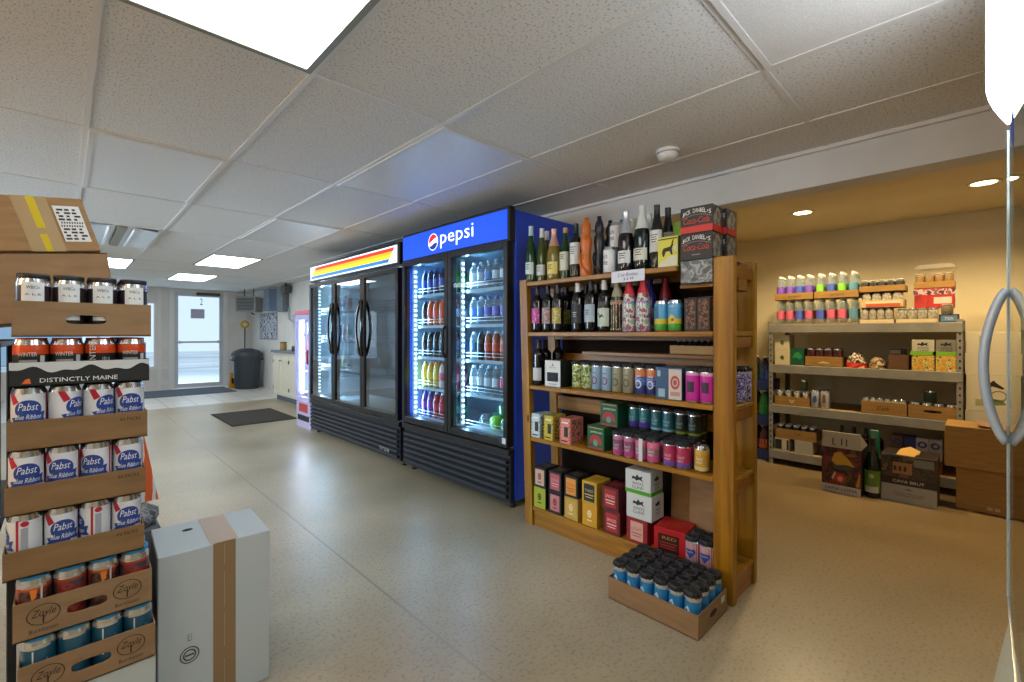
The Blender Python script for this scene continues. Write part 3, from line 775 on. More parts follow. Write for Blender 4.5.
def grip_handle(d, mb, a, c, k):             # small moulded grip where the two doors meet
    y = a + .021 if k == 0 else c - .021
    if k == 1: return
    b = mb(); b.tube([(2.128, y, 1.02), (2.10, y, 1.05), (2.098, y, 1.14), (2.10, y, 1.23), (2.128, y, 1.26)], .011, M('#3a3f44', .35, .3), 8)
    link('handle', b.mesh('handle'), d)
def bow_handle(d, mb, a, c, k):              # long bowed handles in mirrored pairs
    y, s = ((a + .012, 1) if k < 2 else (c - .012, -1))
    n = 14; pts = []
    for i in range(n + 1):
        u = i / n; z = .98 + .56 * u; w = math.sin(PI * u)
        pts.append((2.127 - .03 * w ** .6, y + s * .045 * w, z))
    b = mb(); b.tube(pts, .0145, BLACKG, 10); link('handle', b.mesh('handle'), d)
    if k == 1:
        pts = [(p[0], (c - .012) - (p[1] - (a + .012)), p[2]) for p in pts]
        b = mb(); b.tube(pts, .0145, BLACKG, 10); link('handle', b.mesh('handle'), d)

PY0, PY1 = 2.225, 3.60; PYC = (PY0 + PY1) / 2
BLUESIDE = M('#1a4ad8', .3); INB = M('#9fc4d8', .5); INW = M('#cfdde4', .5)
LV = [1.54, 1.27, 1.0, .735, .475]
pc, pdoors = cooler('drinks_cooler', 'blue double-door drinks cooler with a lit blue header sign', PY0, PY1, 2.05, 2, (.43, 1.83),
    {'z': (1.845, 2.045), 'draw': pepsi_header}, BLUESIDE, INB, (15, 15), grip_handle, GLASSD, '#9fd4ff', (LV, LV), 6)
b = MB(); b.X = Matrix.Translation(-Vector((2.13, PYC, 0))); b.text('NO', 2.0, 0, .01, .01, INK, lambda u, v, q=0: (2.2, PYC, 1)) if False else None
sx = MB(); sx.X = Matrix.Translation(-Vector((2.13, PYC, 0)))
sx.rect(2.27, .45, 2.345, .50, M('#20252b', .5), lambda u, v, q=0: (2.128, 4.59 - u, v)); sx.rect(2.305, .455, 2.34, .495, M('#c8d0d6', .5), lambda u, v, q=0: (2.127, 4.59 - u, v)); part('sticker', sx, pc)
TY0, TY1 = 3.65, 5.75
tc_, tdoors = cooler('display_cooler', 'black three-door glass cooler with a rainbow-striped header', TY0, TY1, 2.04, 3, (.42, 1.80),
    {'z': (1.845, 2.005), 'draw': stripe_header}, M('#2a2c30', .4), INW, (16, 0, 0), bow_handle, GLASSR, '#cfeaff', ((1.45, 1.12, .78), (1.45, 1.12, .78), (1.45, 1.12, .78)), 6, back=M('#2a2e32', .5))
b = MB(); b.X = Matrix.Translation(-Vector((2.13, (TY0 + TY1) / 2, 0))); b.text('true', TY0 + .25, .13, .18, .035, SILVER, lambda u, v, q=0: (2.131, 2 * (TY0 + .25) - u, v)); part('lettering', b, tc_)

# slim cooler at the far end
SY0, SY1, SH = 5.82, 6.32, 1.50
sl = thing('slim_cooler', 'slim lavender upright cooler beyond the rainbow-striped cooler', 'cooler', None, (2.16, (SY0 + SY1) / 2, 0)); so = -Vector((2.16, (SY0 + SY1) / 2, 0))
def smb():
    m = MB(); m.X = Matrix.Translation(so); return m
LAV = M('#aba6c8', .4); RED = M('#b03a3a', .5)
b = smb(); b.box(2.2, SY0, .06, 2.62, SY0 + .03, SH, LAV, .004); b.box(2.2, SY1 - .03, .06, 2.62, SY1, SH, LAV, .004); b.box(2.2, SY0 + .03, SH - .03, 2.62, SY1 - .03, SH, LAV); b.box(2.59, SY0 + .03, .06, 2.62, SY1 - .03, SH - .03, WHITE); part('cabinet', b, sl)
b = smb(); b.box(2.18, SY0 + .01, .0, 2.59, SY1 - .01, .34, M('#aaa3c0', .4), .004); k = part('kick_panel', b, sl)
b = smb(); b.rect(SY0 + .1, .2, SY1 - .1, .31, RED, lambda u, v, q=0: (2.179, u, v)); link('print', b.mesh('print'), k)
b = smb(); b.box(2.177, SY0 + .06, .09, 2.181, SY1 - .06, .16, BLACKM); link('vent', b.mesh('vent'), k)
b = smb()
for (u0, v0, u1, v1) in ((SY0, .35, SY0 + .05, SH - .06), (SY1 - .05, .35, SY1, SH - .06), (SY0 + .05, .35, SY1 - .05, .4), (SY0 + .05, SH - .12, SY1 - .05, SH - .06)): b.box(2.16, u0, v0, 2.195, u1, v1, LAV, .004)
d = part('door', b, sl)
b = smb(); b.box(2.172, SY0 + .05, .4, 2.176, SY1 - .05, SH - .12, GLASSD); link('glass_pane', b.mesh('glass_pane'), d)
b = smb(); b.box(2.135, SY0 + .02, .82, 2.16, SY0 + .04, 1.0, RED, .004); link('handle', b.mesh('handle'), d)
b = smb(); b.box(2.16, SY0, SH - .05, 2.2, SY1, SH, M('#c96a78', .4), .004); part('header', b, sl)
b = smb(); b.box(2.22, SY1 - .07, .42, 2.25, SY1 - .05, SH - .12, EM('#dfe8ff', 12, 'led')); part('light_strip', b, sl)
for z in (.45, .72, .98, 1.2):
    b = smb(); b.box(2.22, SY0 + .035, z - .012, 2.58, SY1 - .035, z, M('#d8dde6', .4)); part('shelf', b, sl)
area('cooler_light', (2.24, SY1 - .1, .9), (0, -PI / 2, math.radians(-60)), 1.0, .04, 9, (.82, .86, 1))
CANL = [('#3f4fb0', 'blue'), ('#b33a4a', 'red'), ('#d9dde0', 'silver'), ('#3a8a4a', 'green')]
for si, z in enumerate((.45, .72, .98, 1.2)):
    for k in range(4):
        hc, nm = CANL[(si + k) % 4]
        spawn('slimcan' + hc, can(.033, .157, [(1, M(hc, .3))], seg=14), f'{nm} tall can on the {ORD[si]} shelf up in the slim lavender cooler', 'can', (2.32, SY0 + .1 + k * .1, z + .001), -PI / 2, 'cans in the slim cooler')

# ---- stock in the blue cooler
def drink(kind, liquid, labelc, capc, r=.12, lab=None, clear=False, name='soda_bottle'):
    g = CLEAR if clear else M(liquid, r, coat=.3)
    return bottle(kind, g, M(labelc, .4) if labelc else None, M(capc, .35), lab or (.072, .135, 180), None, None, 14, name)
DR = {'blue': ('soda', '#1d2350', '#2040b8', '#1c4fd0', 'blue-labelled'), 'green': ('soda', '#1f8a38', '#2fae3c', '#2a9b3a', 'green'), 'orange': ('soda', '#d2601a', '#e0522a', '#e2672a', 'orange soda'),
      'cola': ('soda', '#160c0a', '#1b1d24', '#1a1a1e', 'dark cola'), 'juicey': ('soda', '#d8b02a', '#e6cc3c', '#e8792c', 'yellow juice'), 'juicep': ('soda', '#c84a68', '#e6a0ac', '#e8792c', 'pink juice'),
      'juicew': ('soda', '#d8c8c0', '#c8456a', '#d8452c', 'pale juice'), 'purple': ('soda', '#5a2a80', '#8a3ab0', '#3a1a58', 'purple soda'), 'red': ('soda', '#a81f30', '#c83248', '#eeeeee', 'red soda'), 'teal': ('soda', '#167070', '#35b0a0', '#e8e8e8', 'teal'),
      'water': ('water', '', '#5f8fd0', '#e8eef4', 'clear water'), 'waterp': ('water', '', '#6a68c8', '#8a80d8', 'violet-labelled water'), 'tea': ('soda', '#9a4a18', '#d2562a', '#f0f0f0', 'amber tea'), 'milk': ('soda', '#d8ddd8', '#2f9a58', '#f0f0f0', 'white and green'),
      'clearsoda': ('soda', '', '#c8d4da', '#e8e8e8', 'clear soda'), 'pinkw': ('water', '', '#e04a88', '#20242c', 'pink-labelled'), 'cup': ('water', '', '#c9d3d8', '#dfe6ea', 'clear pale')}
def stock(door, level, kinds, n_rows, dname, rz=-PI / 2, back=True):
    a, c = pdoors[door]; z = LV[level]; n = len(kinds)
    for row in range(n_rows):
        for i, kd in enumerate(kinds):
            kn, lq, lc, cc, nm = DR[kd]
            y = c - .075 - (c - a - .15) * (i + .5) / n; x = 2.30 + row * .085
            spawn('dr' + kd, drink(kn, lq or '#ffffff', lc, cc, clear=not lq), f'{nm} bottle, {ORD[i]} along the {"front" if row == 0 else ORD[row]} row, {ORD[level]} shelf, {dname}',
                  'bottle', (x, y, z), rz, f'bottles on the {ORD[level]} shelf behind the {dname}')
LD, RD = 'left blue-cooler door', 'right blue-cooler door'
stock(0, 0, ['blue', 'blue', 'blue', 'blue', 'green', 'green'], 2, LD)
stock(0, 1, ['cola', 'orange', 'orange', 'orange', 'orange', 'cup'], 2, LD)
stock(0, 2, ['cola', 'cola', 'cola', 'cola', 'cola', 'water'], 2, LD)
stock(0, 3, ['juicey', 'juicey', 'juicey', 'juicew', 'juicep', 'juicep'], 2, LD)
stock(0, 4, ['purple', 'purple', 'red', 'red', 'teal', 'teal'], 2, LD)
stock(1, 0, ['cup', 'cup', 'water', 'cup', 'cup', 'cup'], 2, RD)
stock(1, 1, ['water', 'water', 'waterp', 'waterp', 'waterp', 'waterp'], 2, RD)
stock(1, 2, ['water', 'cola', 'tea', 'tea', 'tea', 'milk'], 2, RD)
stock(1, 3, ['clearsoda', 'clearsoda', 'clearsoda', 'clearsoda', 'pinkw', 'pinkw'], 2, RD)
# large bottles lying on the cooler floor and fourth shelf
for k, (y, z, cl, lc, nm, rz) in enumerate(((2.69, .475, '', '#6fae9a', 'clear', 10), (2.57, .475, '#7fd02a', '#9ae03a', 'lime green', 10), (2.45, .475, '#2f9a35', '#5fc040', 'bright green', 10), (2.51, .572, '#247a30', '#2e9a48', 'dark green', 10))):
    spawn('lie' + nm, drink('large', cl or '#ffffff', lc, '#e8f0ea', lab=(.09, .18, 180), clear=not cl, name='large_soda_bottle'), f'{nm} large soda bottle lying on the bottom shelf behind the {RD}', 'bottle',
          (2.29 + (.03 if k == 3 else 0), y, z + .057), 0, None, (PI / 2, 0, math.radians(70 + rz)))
# sparse stock in the striped cooler
for k in range(1):
    a, c = tdoors[k]
    for li, z in enumerate((1.45, 1.12, .78)):
        for i in range(4):
            kd = ('milk', 'cup', 'water', 'juicew')[(i + li + k) % 4]; kn, lq, lc, cc, nm = DR[kd]
            spawn('dr' + kd, drink(kn, lq or '#ffffff', lc, cc, clear=not lq), f'{nm} bottle, {ORD[i]} on {ORD[li]} shelf, {ORD[k]} door of the striped cooler', 'bottle', (2.42, c - .12 - .12 * i, z), -PI / 2, 'bottles in the striped cooler')

# ================================================================== GLASS-DOOR COOLER beside the viewer
gc = thing('glass_door_cooler', 'white-lit glass-door cooler with a curved silver handle at the edge of view', 'cooler', None, (1.25, -.4, 0)); go = -Vector((1.25, -.4, 0))
def gmb():
    m = MB(); m.X = Matrix.Translation(go); return m
GA, GB, GF = .86, 1.80, -.045
b = gmb(); b.box(GA, -.80, .06, GA + .03, GF - .05, 2.05, SILVER, .003); b.box(GB - .03, -.80, .06, GB, GF - .05, 2.05, SILVER, .003); b.box(GA + .03, -.80, 2.02, GB - .03, GF - .05, 2.05, SILVER); b.box(GA + .03, -.80, .06, GB - .03, -.77, 2.02, WHITE); b.box(GA + .03, -.77, .36, GB - .03, GF - .05, .42, WHITE); part('cabinet', b, gc)
b = gmb(); b.box(GA, GF - .05, .06, GB, GF - .01, .42, M('#d7e0d4', .35), .01); part('lower_panel', b, gc)
b = gmb(); n = 16; pts = [(GB - .005 - 0 * k, 0) for k in range(1)]          # bowed lower kick guard
pts = [(GF - .01, .02), (GF - .01, .46)] + [(GF - .005 + 0.046 * math.sin(PI / 2 * min(1, (k / n) * 1.0)) ** 1.0, .46 - .40 * (k / n)) for k in range(n + 1)] + [(GF + .041, .02)]
b.poly(pts, GB - GA - .02, M('#dde6d6', .3), lambda u, v, q=0: (GA + .01 + q, u, v)); part('kick_guard', b, gc)
b = gmb(); b.box(GA, GF - .008, .50, GB - .004, GF, 1.742, GLASS('door glass sheet', '#e4efee', 1.6)); dr2 = part('door', b, gc)
EDGE = M('#b9cdd0', .12, .3); b = gmb(); b.box(GB - .006, GF - .010, .50, GB, GF + .003, 1.742, EDGE, .001); b.box(GA, GF - .010, .485, GB, GF + .002, .50, SILVER); link('edge_trim', b.mesh('edge_trim'), dr2)
b = gmb(); pts = []
for i in range(31):
    u = i / 30; w = math.sin(PI * u); pts.append((GB - .035, GF + .003 + .043 * w ** .7, .915 + .40 * u))
b.tube(pts, .0105, M('#b9c7d4', .3, .15), 12); link('handle', b.mesh('handle'), dr2)
b = gmb(); HZ0, HZ1 = 1.755, 2.05; n = 12; V, F = [], []                        # bowed lit header
pr = []
for k in range(n + 1):
    u = k / n; pr.append((GF + .042 * math.sin(PI * min(u * 1.25 + .02, .5)) if u < .4 else GF + .042, HZ0 + (HZ1 - HZ0) * u))
b.poly([(GF - .04, HZ0)] + pr + [(GF - .04, HZ1)], GB - GA - .02, M('#dfe5e8', .4), lambda u, v, q=0: (GA + .01 + q, u, v), EM('#eef6ff', 8, 'lit header')); hd = part('header', b, gc)
b = gmb(); b.box(GA, GF - .05, HZ0 - .012, GB - .01, GF - .004, HZ0 - .001, M('#6f777c', .55), .002); link('header_trim', b.mesh('header_trim'), hd)
b = gmb(); b.flat([(1.62, 1.68), (1.50, 1.735), (1.50, 1.60)], M('#1c50c0', .5), lambda u, v, q=0: (u, GF + .001, v)); part('sticker', b, gc)
for z in (.75, 1.05, 1.35):
    b = gmb(); b.box(GA + .04, -.74, z - .012, GB - .04, -.14, z, SILVER); part('shelf', b, gc)

# ================================================================== PINE RACK
RX0, RX1 = 2.10, 2.40           # front and back of the rack
RYA, RYB = .765, 2.035          # near and far ends (far posts splay a little at the top)
rk = thing('pine_rack', 'pine plank rack of drinks between the blue cooler and the alcove', 'shelving rack', None, (2.25, 1.4, 0)); ro = -Vector((2.25, 1.4, 0))
def rmb():
    m = MB(); m.X = Matrix.Translation(ro); return m
for (x0, x1) in ((RX0, RX0 + .038), (RX1 - .038, RX1)):
    b = rmb(); b.box(x0, RYA, 0, x1, RYA + .09, 1.548, WOODZ, .004); part('post', b, rk)
    b = rmb(); V = [(x, y + s, z) for z, s in ((0, 0), (1.545, .055)) for y in (RYB - .06, RYB) for x in (x0, x1)]
    b.add(V, [(0, 1, 5, 4), (3, 2, 6, 7), (2, 0, 4, 6), (1, 3, 7, 5), (4, 5, 7, 6), (2, 3, 1, 0)], WOODZ); part('post', b, rk)
SHZ = {'A': 1.530, 'B': 1.212, 'C': .878, 'D': .553, 'E': .12}
for k, z in SHZ.items():
    e = RYB + .035 * z - .01
    y0 = 1.03 if k == 'A' else RYA + .005
    b = rmb(); b.box(RX0 + .039, y0 if k == 'A' else y0, z - .022, RX1 - .039, e - .002, z, WOODY, .002); part('shelf_board', b, rk)
    b = rmb(); b.box(RX0 + .002, max(y0, RYA + .091), z - .026, RX0 + .038, RYB - .061 + .035 * z, z - .0005, WOODY, .003); part('front_edge', b, rk)
    b = rmb(); b.box(RX1 - .037, RYA + .091, z - .05, RX1 - .012, RYB - .061 + .035 * z, z - .001, WOODY, .003); part('back_rail', b, rk)
    b = rmb(); b.box(RX0 + .039, RYA + .01, z - .075, RX1 - .039, RYA + .03, z - .023, WOODX, .003); part('end_rail', b, rk)
b = rmb(); b.box(RX0 + .012, RYA + .091, .0, RX0 + .036, RYB - .062, .094, WOODY, .003); part('kick_board', b, rk)
b = rmb(); b.box(RX0 + .04, RYA + .012, .0, RX1 - .04, RYA + .034, .097, WOODX, .003); part('end_kick_board', b, rk)
for z in (.985, .70):
    b = rmb(); b.box(RX1 - .034, RYA + .091, z, RX1 - .012, RYB - .065 + .035 * z, z + .09, WOODY, .003); part('back_board', b, rk)
b = rmb(); b.box(RX0 + .039, RYA + .04, 1.42, RX1 - .039, 1.03, 1.438, WOODY, .002); part('half_shelf', b, rk)
b = rmb(); b.box(RX0 + .1, RYA + .012, 1.40, RX1 - .1, RYA + .038, 1.53, WOODX, .002); part('end_brace', b, rk)
b = rmb(); b.box(RX1 - .011, RYA + .091, .1, RX1 - .004, RYB - .062, 1.5, M('#1c120a', .8, spec=.1)); part('back_panel', b, rk)  # dark sheet added in place of the unlit space behind the shelves
# hand-written price card on the top shelf edge
pcd = MB(); pcd.box(-.098, -.001, -.06, .098, .001, .0, M('#dfe3ee', .6)); 
o = thing('price_card', 'white handwritten price card hanging on the top shelf edge of the pine rack', 'price card', pcd, (RX0 - .002, (yat(609, 2.1) + yat(648, 2.1)) / 2, 1.532), -PI / 2)
p = MB(); p.text('2 oz Bottles', 0, -.021, .12, .017, M('#2a356b', .7), lambda u, v, q=0: (u, -.0016, v), .25); p.text('$ 6 99', .005, -.045, .06, .016, M('#2a356b', .7), lambda u, v, q=0: (u, -.0016, v), .2); part('handwriting', p, o)

RZ = -PI / 2
RG = {'A': 'top shelf', 'B': 'second shelf', 'C': 'middle shelf', 'D': 'fourth shelf', 'E': 'bottom shelf'}
def rput(key, builder, label, cat, px, x, sh, dz=0, rz=0, group=None, y=None):
    return spawn(key, builder, label, cat, (x, yat(px, x) if y is None else y, SHZ[sh] + dz + .0005), RZ + rz, group)
GRN = M('#123d16', .12, coat=.3); DGR = M('#0c1a10', .1, coat=.3); OLV = M('#3c4a14', .12, coat=.3); DRK = M('#0d0a0b', .1, coat=.3); GOLDG = M('#7a6a20', .12, coat=.3)
LW = M('#d6d8d6', .5); LC = M('#cfcdb8', .5); SLV = M('#c8ccd2', .3, .7); INKP = M('#2a2a2a', .6)
def scrib(cz, w=.03, n=3, mat=None, h=.004, step=.011):
    def f(p, fr):
        for i in range(n):
            ww = w * (1, .7, .85, .6)[i % 4]; p.rect(-ww / 2, cz - i * step, ww / 2, cz - i * step + h, mat or INKP, fr, 4)
    return f
A = 'A'
def TALL(k, *a, **kw):
    o = rput(*a, **kw); q = .92 if a[0] == 'catK' else 1; o.scale = (q, q, k); return o
TALL(1.2, 'a1', bottle('riesling', GRN, M('#cfe0dc', .5), M('#b9d2d8', .35), (.05, .115, 70), prints=scrib(.1)), 'green bottle with pale blue cap, first from the blue cooler on the rack top', 'bottle', 531, 2.2, A)
TALL(1.14, 'a2', bottle('riesling', OLV, LW, M('#d4d6d8', .35), (.045, .105, 75), prints=scrib(.09)), 'olive wine bottle with a white cap, second from the blue cooler on the rack top', 'bottle', 542, 2.24, A)
TALL(1.14, 'a2b', bottle('riesling', OLV, LW, M('#d4d6d8', .35), (.045, .105, 75)), 'olive wine bottle with a white cap, half hidden behind its twin on the rack top', 'bottle', 547, 2.32, A)
TALL(1.1, 'a3', bottle('champagne', GOLDG, M('#d9c766', .4), M('#d7a99a', .35, .4), (.04, .11, 70), .20, scrib(.09, .035)), 'sparkling wine bottle with long pink foil and yellow label on the rack top', 'bottle', 554, 2.21, A)
TALL(1.04, 'a4', bottle('riesling', GRN, LC, M('#b98a5a', .4), (.06, .17, 70), .285, scrib(.15)), 'green bottle with tall cream label and bronze cap on the rack top', 'bottle', 565.5, 2.23, A)
TALL(1.17, 'a5', bottle('wine', DGR, LW, M('#16221a', .35), (.075, .185, 78), prints=scrib(.16, .04, 4)), 'dark wine bottle with a big white label beside the orange figure bottle', 'bottle', 576, 2.21, A)
def cat_bottle(m):
    def f():
        b = MB(); prof = [(0, .003), (.034, 0), (.038, .01), (.036, .05), (.031, .09), (.028, .12), (.031, .15), (.035, .185), (.030, .21), (.022, .225), (.028, .245), (.030, .262), (.026, .282), (.016, .295), (.0135, .30), (.0135, .318), (0, .32)]
        b.lathe(prof, m, 20)
        b.v = [(x * (1 + .06 * math.sin(z * 40)), y * (1 - .10 * math.sin(z * 45 + 1)), z) for x, y, z in b.v]
        e = MB()
        for s in (-1, 1): e.lathe([(.009, 0), (.006, .012), (0, .026)], m, 10, (s * .018, 0, .277))
        t = MB(); t.tube([(.03, -.01, .02), (.024, -.034, .03), (-.01, -.041, .06), (-.026, -.03, .1), (-.02, -.024, .13)], .006, m, 8)
        return ('cat_bottle', b, [('ear', e), ('tail', t)])
    return f
TALL(1.1, 'catO', cat_bottle(M('#c8691e', .35)), 'orange sculpted cat-shaped bottle on the rack top', 'bottle', 586.3, 2.188, A)
TALL(1.13, 'catK', cat_bottle(M('#23272e', .3)), 'black sculpted cat-shaped bottle next to the orange one on the rack top', 'bottle', 599.3, 2.245, A)
TALL(1.08, 'catK', cat_bottle(M('#23272e', .3)), 'black sculpted cat-shaped bottle behind the stacked white cans on the rack top', 'bottle', 610.2, 2.322, A)
KM = M('#14181c', .6)
def kick(p, fr): p.text('kick', 0, .098, .040, .026, KM, fr); p.text('me', .002, .06, .032, .02, KM, fr)
kc = can(.0345, .15, [(1, M('#dfe2e2', .35))], None, kick)
rput('kick', kc, 'white can with black lettering, lower of the two stacked on the rack top', 'can', 609.5, 2.165, A, rz=-.25)
rput('kick', kc, 'white can with black lettering, upper one standing on a can behind on the rack top', 'can', 616, 2.255, A, .151, rz=-.25)
rput('kick2', can(.0345, .15, [(1, M('#c9cccc', .35))]), 'white can carrying another can behind the silver-foil bottle on the rack top', 'can', 616, 2.255, A)
TALL(1.08, 'a9', bottle('riesling', M('#123f3a', .15), None, M('#1f6a62', .35)), 'teal-capped bottle behind the stacked white cans on the rack top', 'bottle', 622.5, 2.35, A)
TALL(1.12, 'a10', bottle('champagne', M('#1a100e', .1, coat=.3), LW, SLV, (.045, .105, 62), .19, scrib(.09, .04)), 'dark sparkling wine bottle with silver foil on the rack top', 'bottle', 626, 2.185, A)
TALL(1.15, 'a11', bottle('champagne', DGR, M('#d5d8c6', .5), M('#d2d8d4', .35), (.045, .10, 65), .19, scrib(.09, .04)), 'dark green sparkling wine bottle with white foil on the rack top', 'bottle', 642, 2.195, A, .006)
TALL(1.1, 'a12', bottle('champagne', OLV, LW, M('#c9cfcf', .3, .4), (.05, .1, 60), .2), 'sparkling wine bottle with crinkled white foil behind the white-foil bottle on the rack top', 'bottle', 649, 2.31, A)
TALL(1.08, 'a12b', bottle('champagne', OLV, LW, M('#b9b9a8', .4), (.05, .1, 60), .2), 'sparkling wine bottle with dull foil behind the silver-foil bottle on the rack top', 'bottle', 633.5, 2.315, A)
TALL(1.07, 'a13', bottle('riesling', DRK, LW, M('#131417', .35), (.085, .19, 72), prints=scrib(.165, .04, 4)), 'tall black bottle with white label beside the yellow carton on the rack top', 'bottle', 657, 2.2, A)
TALL(1.07, 'a14', bottle('riesling', DRK, LW, M('#131417', .35), (.085, .19, 72)), 'tall black bottle behind the yellow carton on the rack top', 'bottle', 668, 2.29, A)
def goat(p, F):
    fr = F('F'); k = M('#2b2a1e', .7)
    p.flat([(-.03, .075), (-.022, .093), (.012, .098), (.024, .113), (.030, .108), (.022, .088), (.026, .058), (.018, .059), (.010, .077), (-.010, .074), (-.018, .052), (-.026, .052)], k, fr)
    p.flat([(.018, .11), (.028, .132), (.033, .13), (.026, .11)], k, fr); p.rect(-.05, .135, .05, .141, k, fr)
rput('goat', carton_b(.105, .07, .15, {'*': M('#cfc545', .5), 'F': ART(['#d6d04a', '#d2d6b8'], 6, .5, 'noise', 0, 'goat')}, goat), 'pale yellow carton with a black leaping animal on the rack top', 'carton', 671, 2.16, A)
rput('grnbox', carton_b(.08, .08, .25, {'*': M('#7ab52c', .45)}), 'bright green carton behind the dark cola cartons on the rack top', 'carton', 684, 2.31, A)
JD = M('#191815', .45); JW = M('#d8d8d2', .5); JR = M('#c2281e', .45)
def jd(strip):
    def f(p, F):
        fr = F('F'); n = 13; s = "JACK DANIEL'S"
        for i, ch in enumerate(s):          # arched lettering
            if ch == ' ': continue
            u = (i - (n - 1) / 2) / n; x = u * .135; w = .0105 if ch not in "I'" else .004
            p.text(ch, x, .105 - .9 * x * x * 4, w, .02 if ch != "'" else .007, JW, fr)
        p.text('Coca-Cola', 0, .06, .12, .03, JR, fr, .3)
        for k in range(16):
            a = k / 15; p.rect(-.065 + .13 * a - .005, .084 - .9 * 4 * (.065 - .13 * a) ** 2 * .9, -.065 + .13 * a + .005, .0865 - .9 * 4 * (.065 - .13 * a) ** 2 * .9, M('#77736a', .5), fr)
        if strip: p.rect(-.0745, .003, .0745, .034, JR, fr)
        else: p.rect(-.02, .022, .02, .026, M('#8a8678', .5), fr)
        sf = F('R'); p.rect(-.055, .01, .055, .12, ART(['#1f1e1b', '#57544c', '#8c877a'], 25, .3), sf); p.disc(0, .08, .026, .032, M('#b0aca0', .4), sf); p.disc(0, .08, .021, .026, JD, sf)
        if strip: p.rect(-.055, .003, .055, .034, JR, lambda u, v, q=0: tuple(a + b_ for a, b_ in zip(sf(u, v), (.0004, 0, 0))))
    return f
jx, jy = 2.165, 1.405
JY = (yat(680, 2.1) + yat(712, 2.1)) / 2
j1, j2 = carton_b(.15, .125, .124, {'*': JD}, jd(True)), carton_b(.15, .125, .124, {'*': JD}, jd(False))
JZ = 1.546
spawn('greypack', carton_b(.15, .12, .106, {'*': ART(['#4c5254', '#767d80', '#9aa1a3', '#5d6466'], 14, .3, 'noise', 1.5, 'greywrap')}), 'grey shrink-wrapped pack under the dark cola cartons at the end of the pine rack', 'pack', (2.165, JY, 1.4385), RZ)
spawn('jd2', j2, 'dark cocktail carton with white arched lettering, lower one at the front of the rack end', 'carton', (2.165, JY, JZ), RZ)
spawn('jd1', j1, 'dark cocktail carton with a red strip, upper one at the front of the rack end', 'carton', (2.165, JY, JZ + .1245), RZ + .03)
spawn('greypack2', carton_b(.15, .12, .106, {'*': M('#5a5f60', .4)}), 'grey pack hidden behind the front pack under the rear dark cola cartons', 'pack', (2.295, JY, 1.4385), RZ)
spawn('jd2', j2, 'dark cocktail carton, lower one at the back of the rack end', 'carton', (2.295, JY - .015, JZ), RZ)
spawn('jd1', j1, 'dark cocktail carton, upper one at the back of the rack end', 'carton', (2.295, JY - .015, JZ + .1245), RZ)

# ---- second shelf
B = 'B'
def lab(c, **k): return ART(c, k.get('s', 60), .45) if isinstance(c, list) else M(c, .5)
for i, (px, x, l, cap, nm, ang, ls) in enumerate((
    (537.5, 2.15, ['#c02a78', '#d85a9a', '#7a3aa0', '#e890b8'], '#1a1418', 'hot pink label', 60, (.055, .15)),
    (548, 2.15, ['#6a7a80', '#c8a0a0', '#4a6a6a', '#d05a50'], '#17181c', 'grey and coral label', 60, (.05, .15)),
    (558, 2.15, ['#a89a50', '#c8b460', '#8a7a30', '#d0c890'], '#17181c', 'mustard label', 66, (.05, .145)),
    (578, 2.15, '#20262c', '#c8ccd0', 'charcoal label and silver band', 68, (.05, .16)),
    (591, 2.15, '#a3b4c0', '#15171a', 'pale blue label', 68, (.055, .155)),
    (604.5, 2.15, '#b9c8ba', '#d0d4d2', 'large mint label', 75, (.03, .13)))):
    w = scrib(.12, .03, 3) if i in (4,) else ((lambda p, fr: (p.tube([(-.03, 0, 0), (0, 0, 0)], .0001, INKP, 3) if False else p.flat([(-.024, .10), (-.012, .105), (-.006, .088), (.006, .098), (.022, .078), (.008, .084), (-.008, .074), (-.014, .092)], M('#3a4a3a', .6), fr))) if i == 5 else (scrib(.11, .03, 3, M('#b8bcc0', .5)) if i == 3 else None))
    rput(f'b{i}', bottle('wine', DRK, lab(l), M(cap, .35), (ls[0], ls[1], ang), prints=w), f'dark wine bottle with {nm} on the second rack shelf', 'bottle', px, x, B)
for i, c in enumerate(('#5a1424', '#1a1a1e', '#4a3a14', '#1a1a1e', '#2a2f36', '#1a1a1e')):
    rput('bk' + c, bottle('wine', DRK, ART(['#6a7a20', '#98a03a', '#c0b870'], 50, .5), M(c, .35), (.05, .14, 60)), f'dark wine bottle, {ORD[i]} along the back row of the second rack shelf', 'bottle', 0, 2.30, B, 0, .8, 'back row wine bottles on the second shelf', 1.945 - .079 * i)
rput('wrapd', bottle('short', M('#2a261a', .2), ART(['#8f8a68', '#c8c4a8', '#5a5a44', '#a87a60'], 45, .5), M('#9a9478', .5), (.008, .17, 180), .19), 'bottle in speckled olive paper beside the red-topped bottles on the second rack shelf', 'bottle', 617.3, 2.16, B)
rput('wrapd2', bottle('short', M('#2a261a', .2), ART(['#6a6a58', '#a8a890', '#4a4a3c'], 45, .5), M('#9a9478', .5), (.008, .17, 180), .19), 'bottle with a plain gold top behind the speckled olive bottle on the second rack shelf', 'bottle', 0, 2.30, B, y=1.415)
FIRE = ART(['#b03a5a', '#2a3a9a', '#c8ccd8', '#3a4ab0', '#a83a4a', '#d8d8dc'], 55, .4, 'noise', 1.2)
def fire(p, fr): p.text('TNT', 0, .018, .05, .018, M('#2a3050', .6), fr)
fb = bottle('short', ART(['#8aa890', '#c8d8c8', '#a04a5a'], 30, .4), FIRE, M('#c01f2a', .35), (.006, .16, 180), .2, fire)
rput('fire', fb, 'red-topped blue and white bottle, nearer the wine bottles on the second rack shelf', 'bottle', 629.5, 2.16, B)
rput('fire', fb, 'red-topped blue and white bottle, nearer the landscape cans on the second rack shelf', 'bottle', 643, 2.16, B)
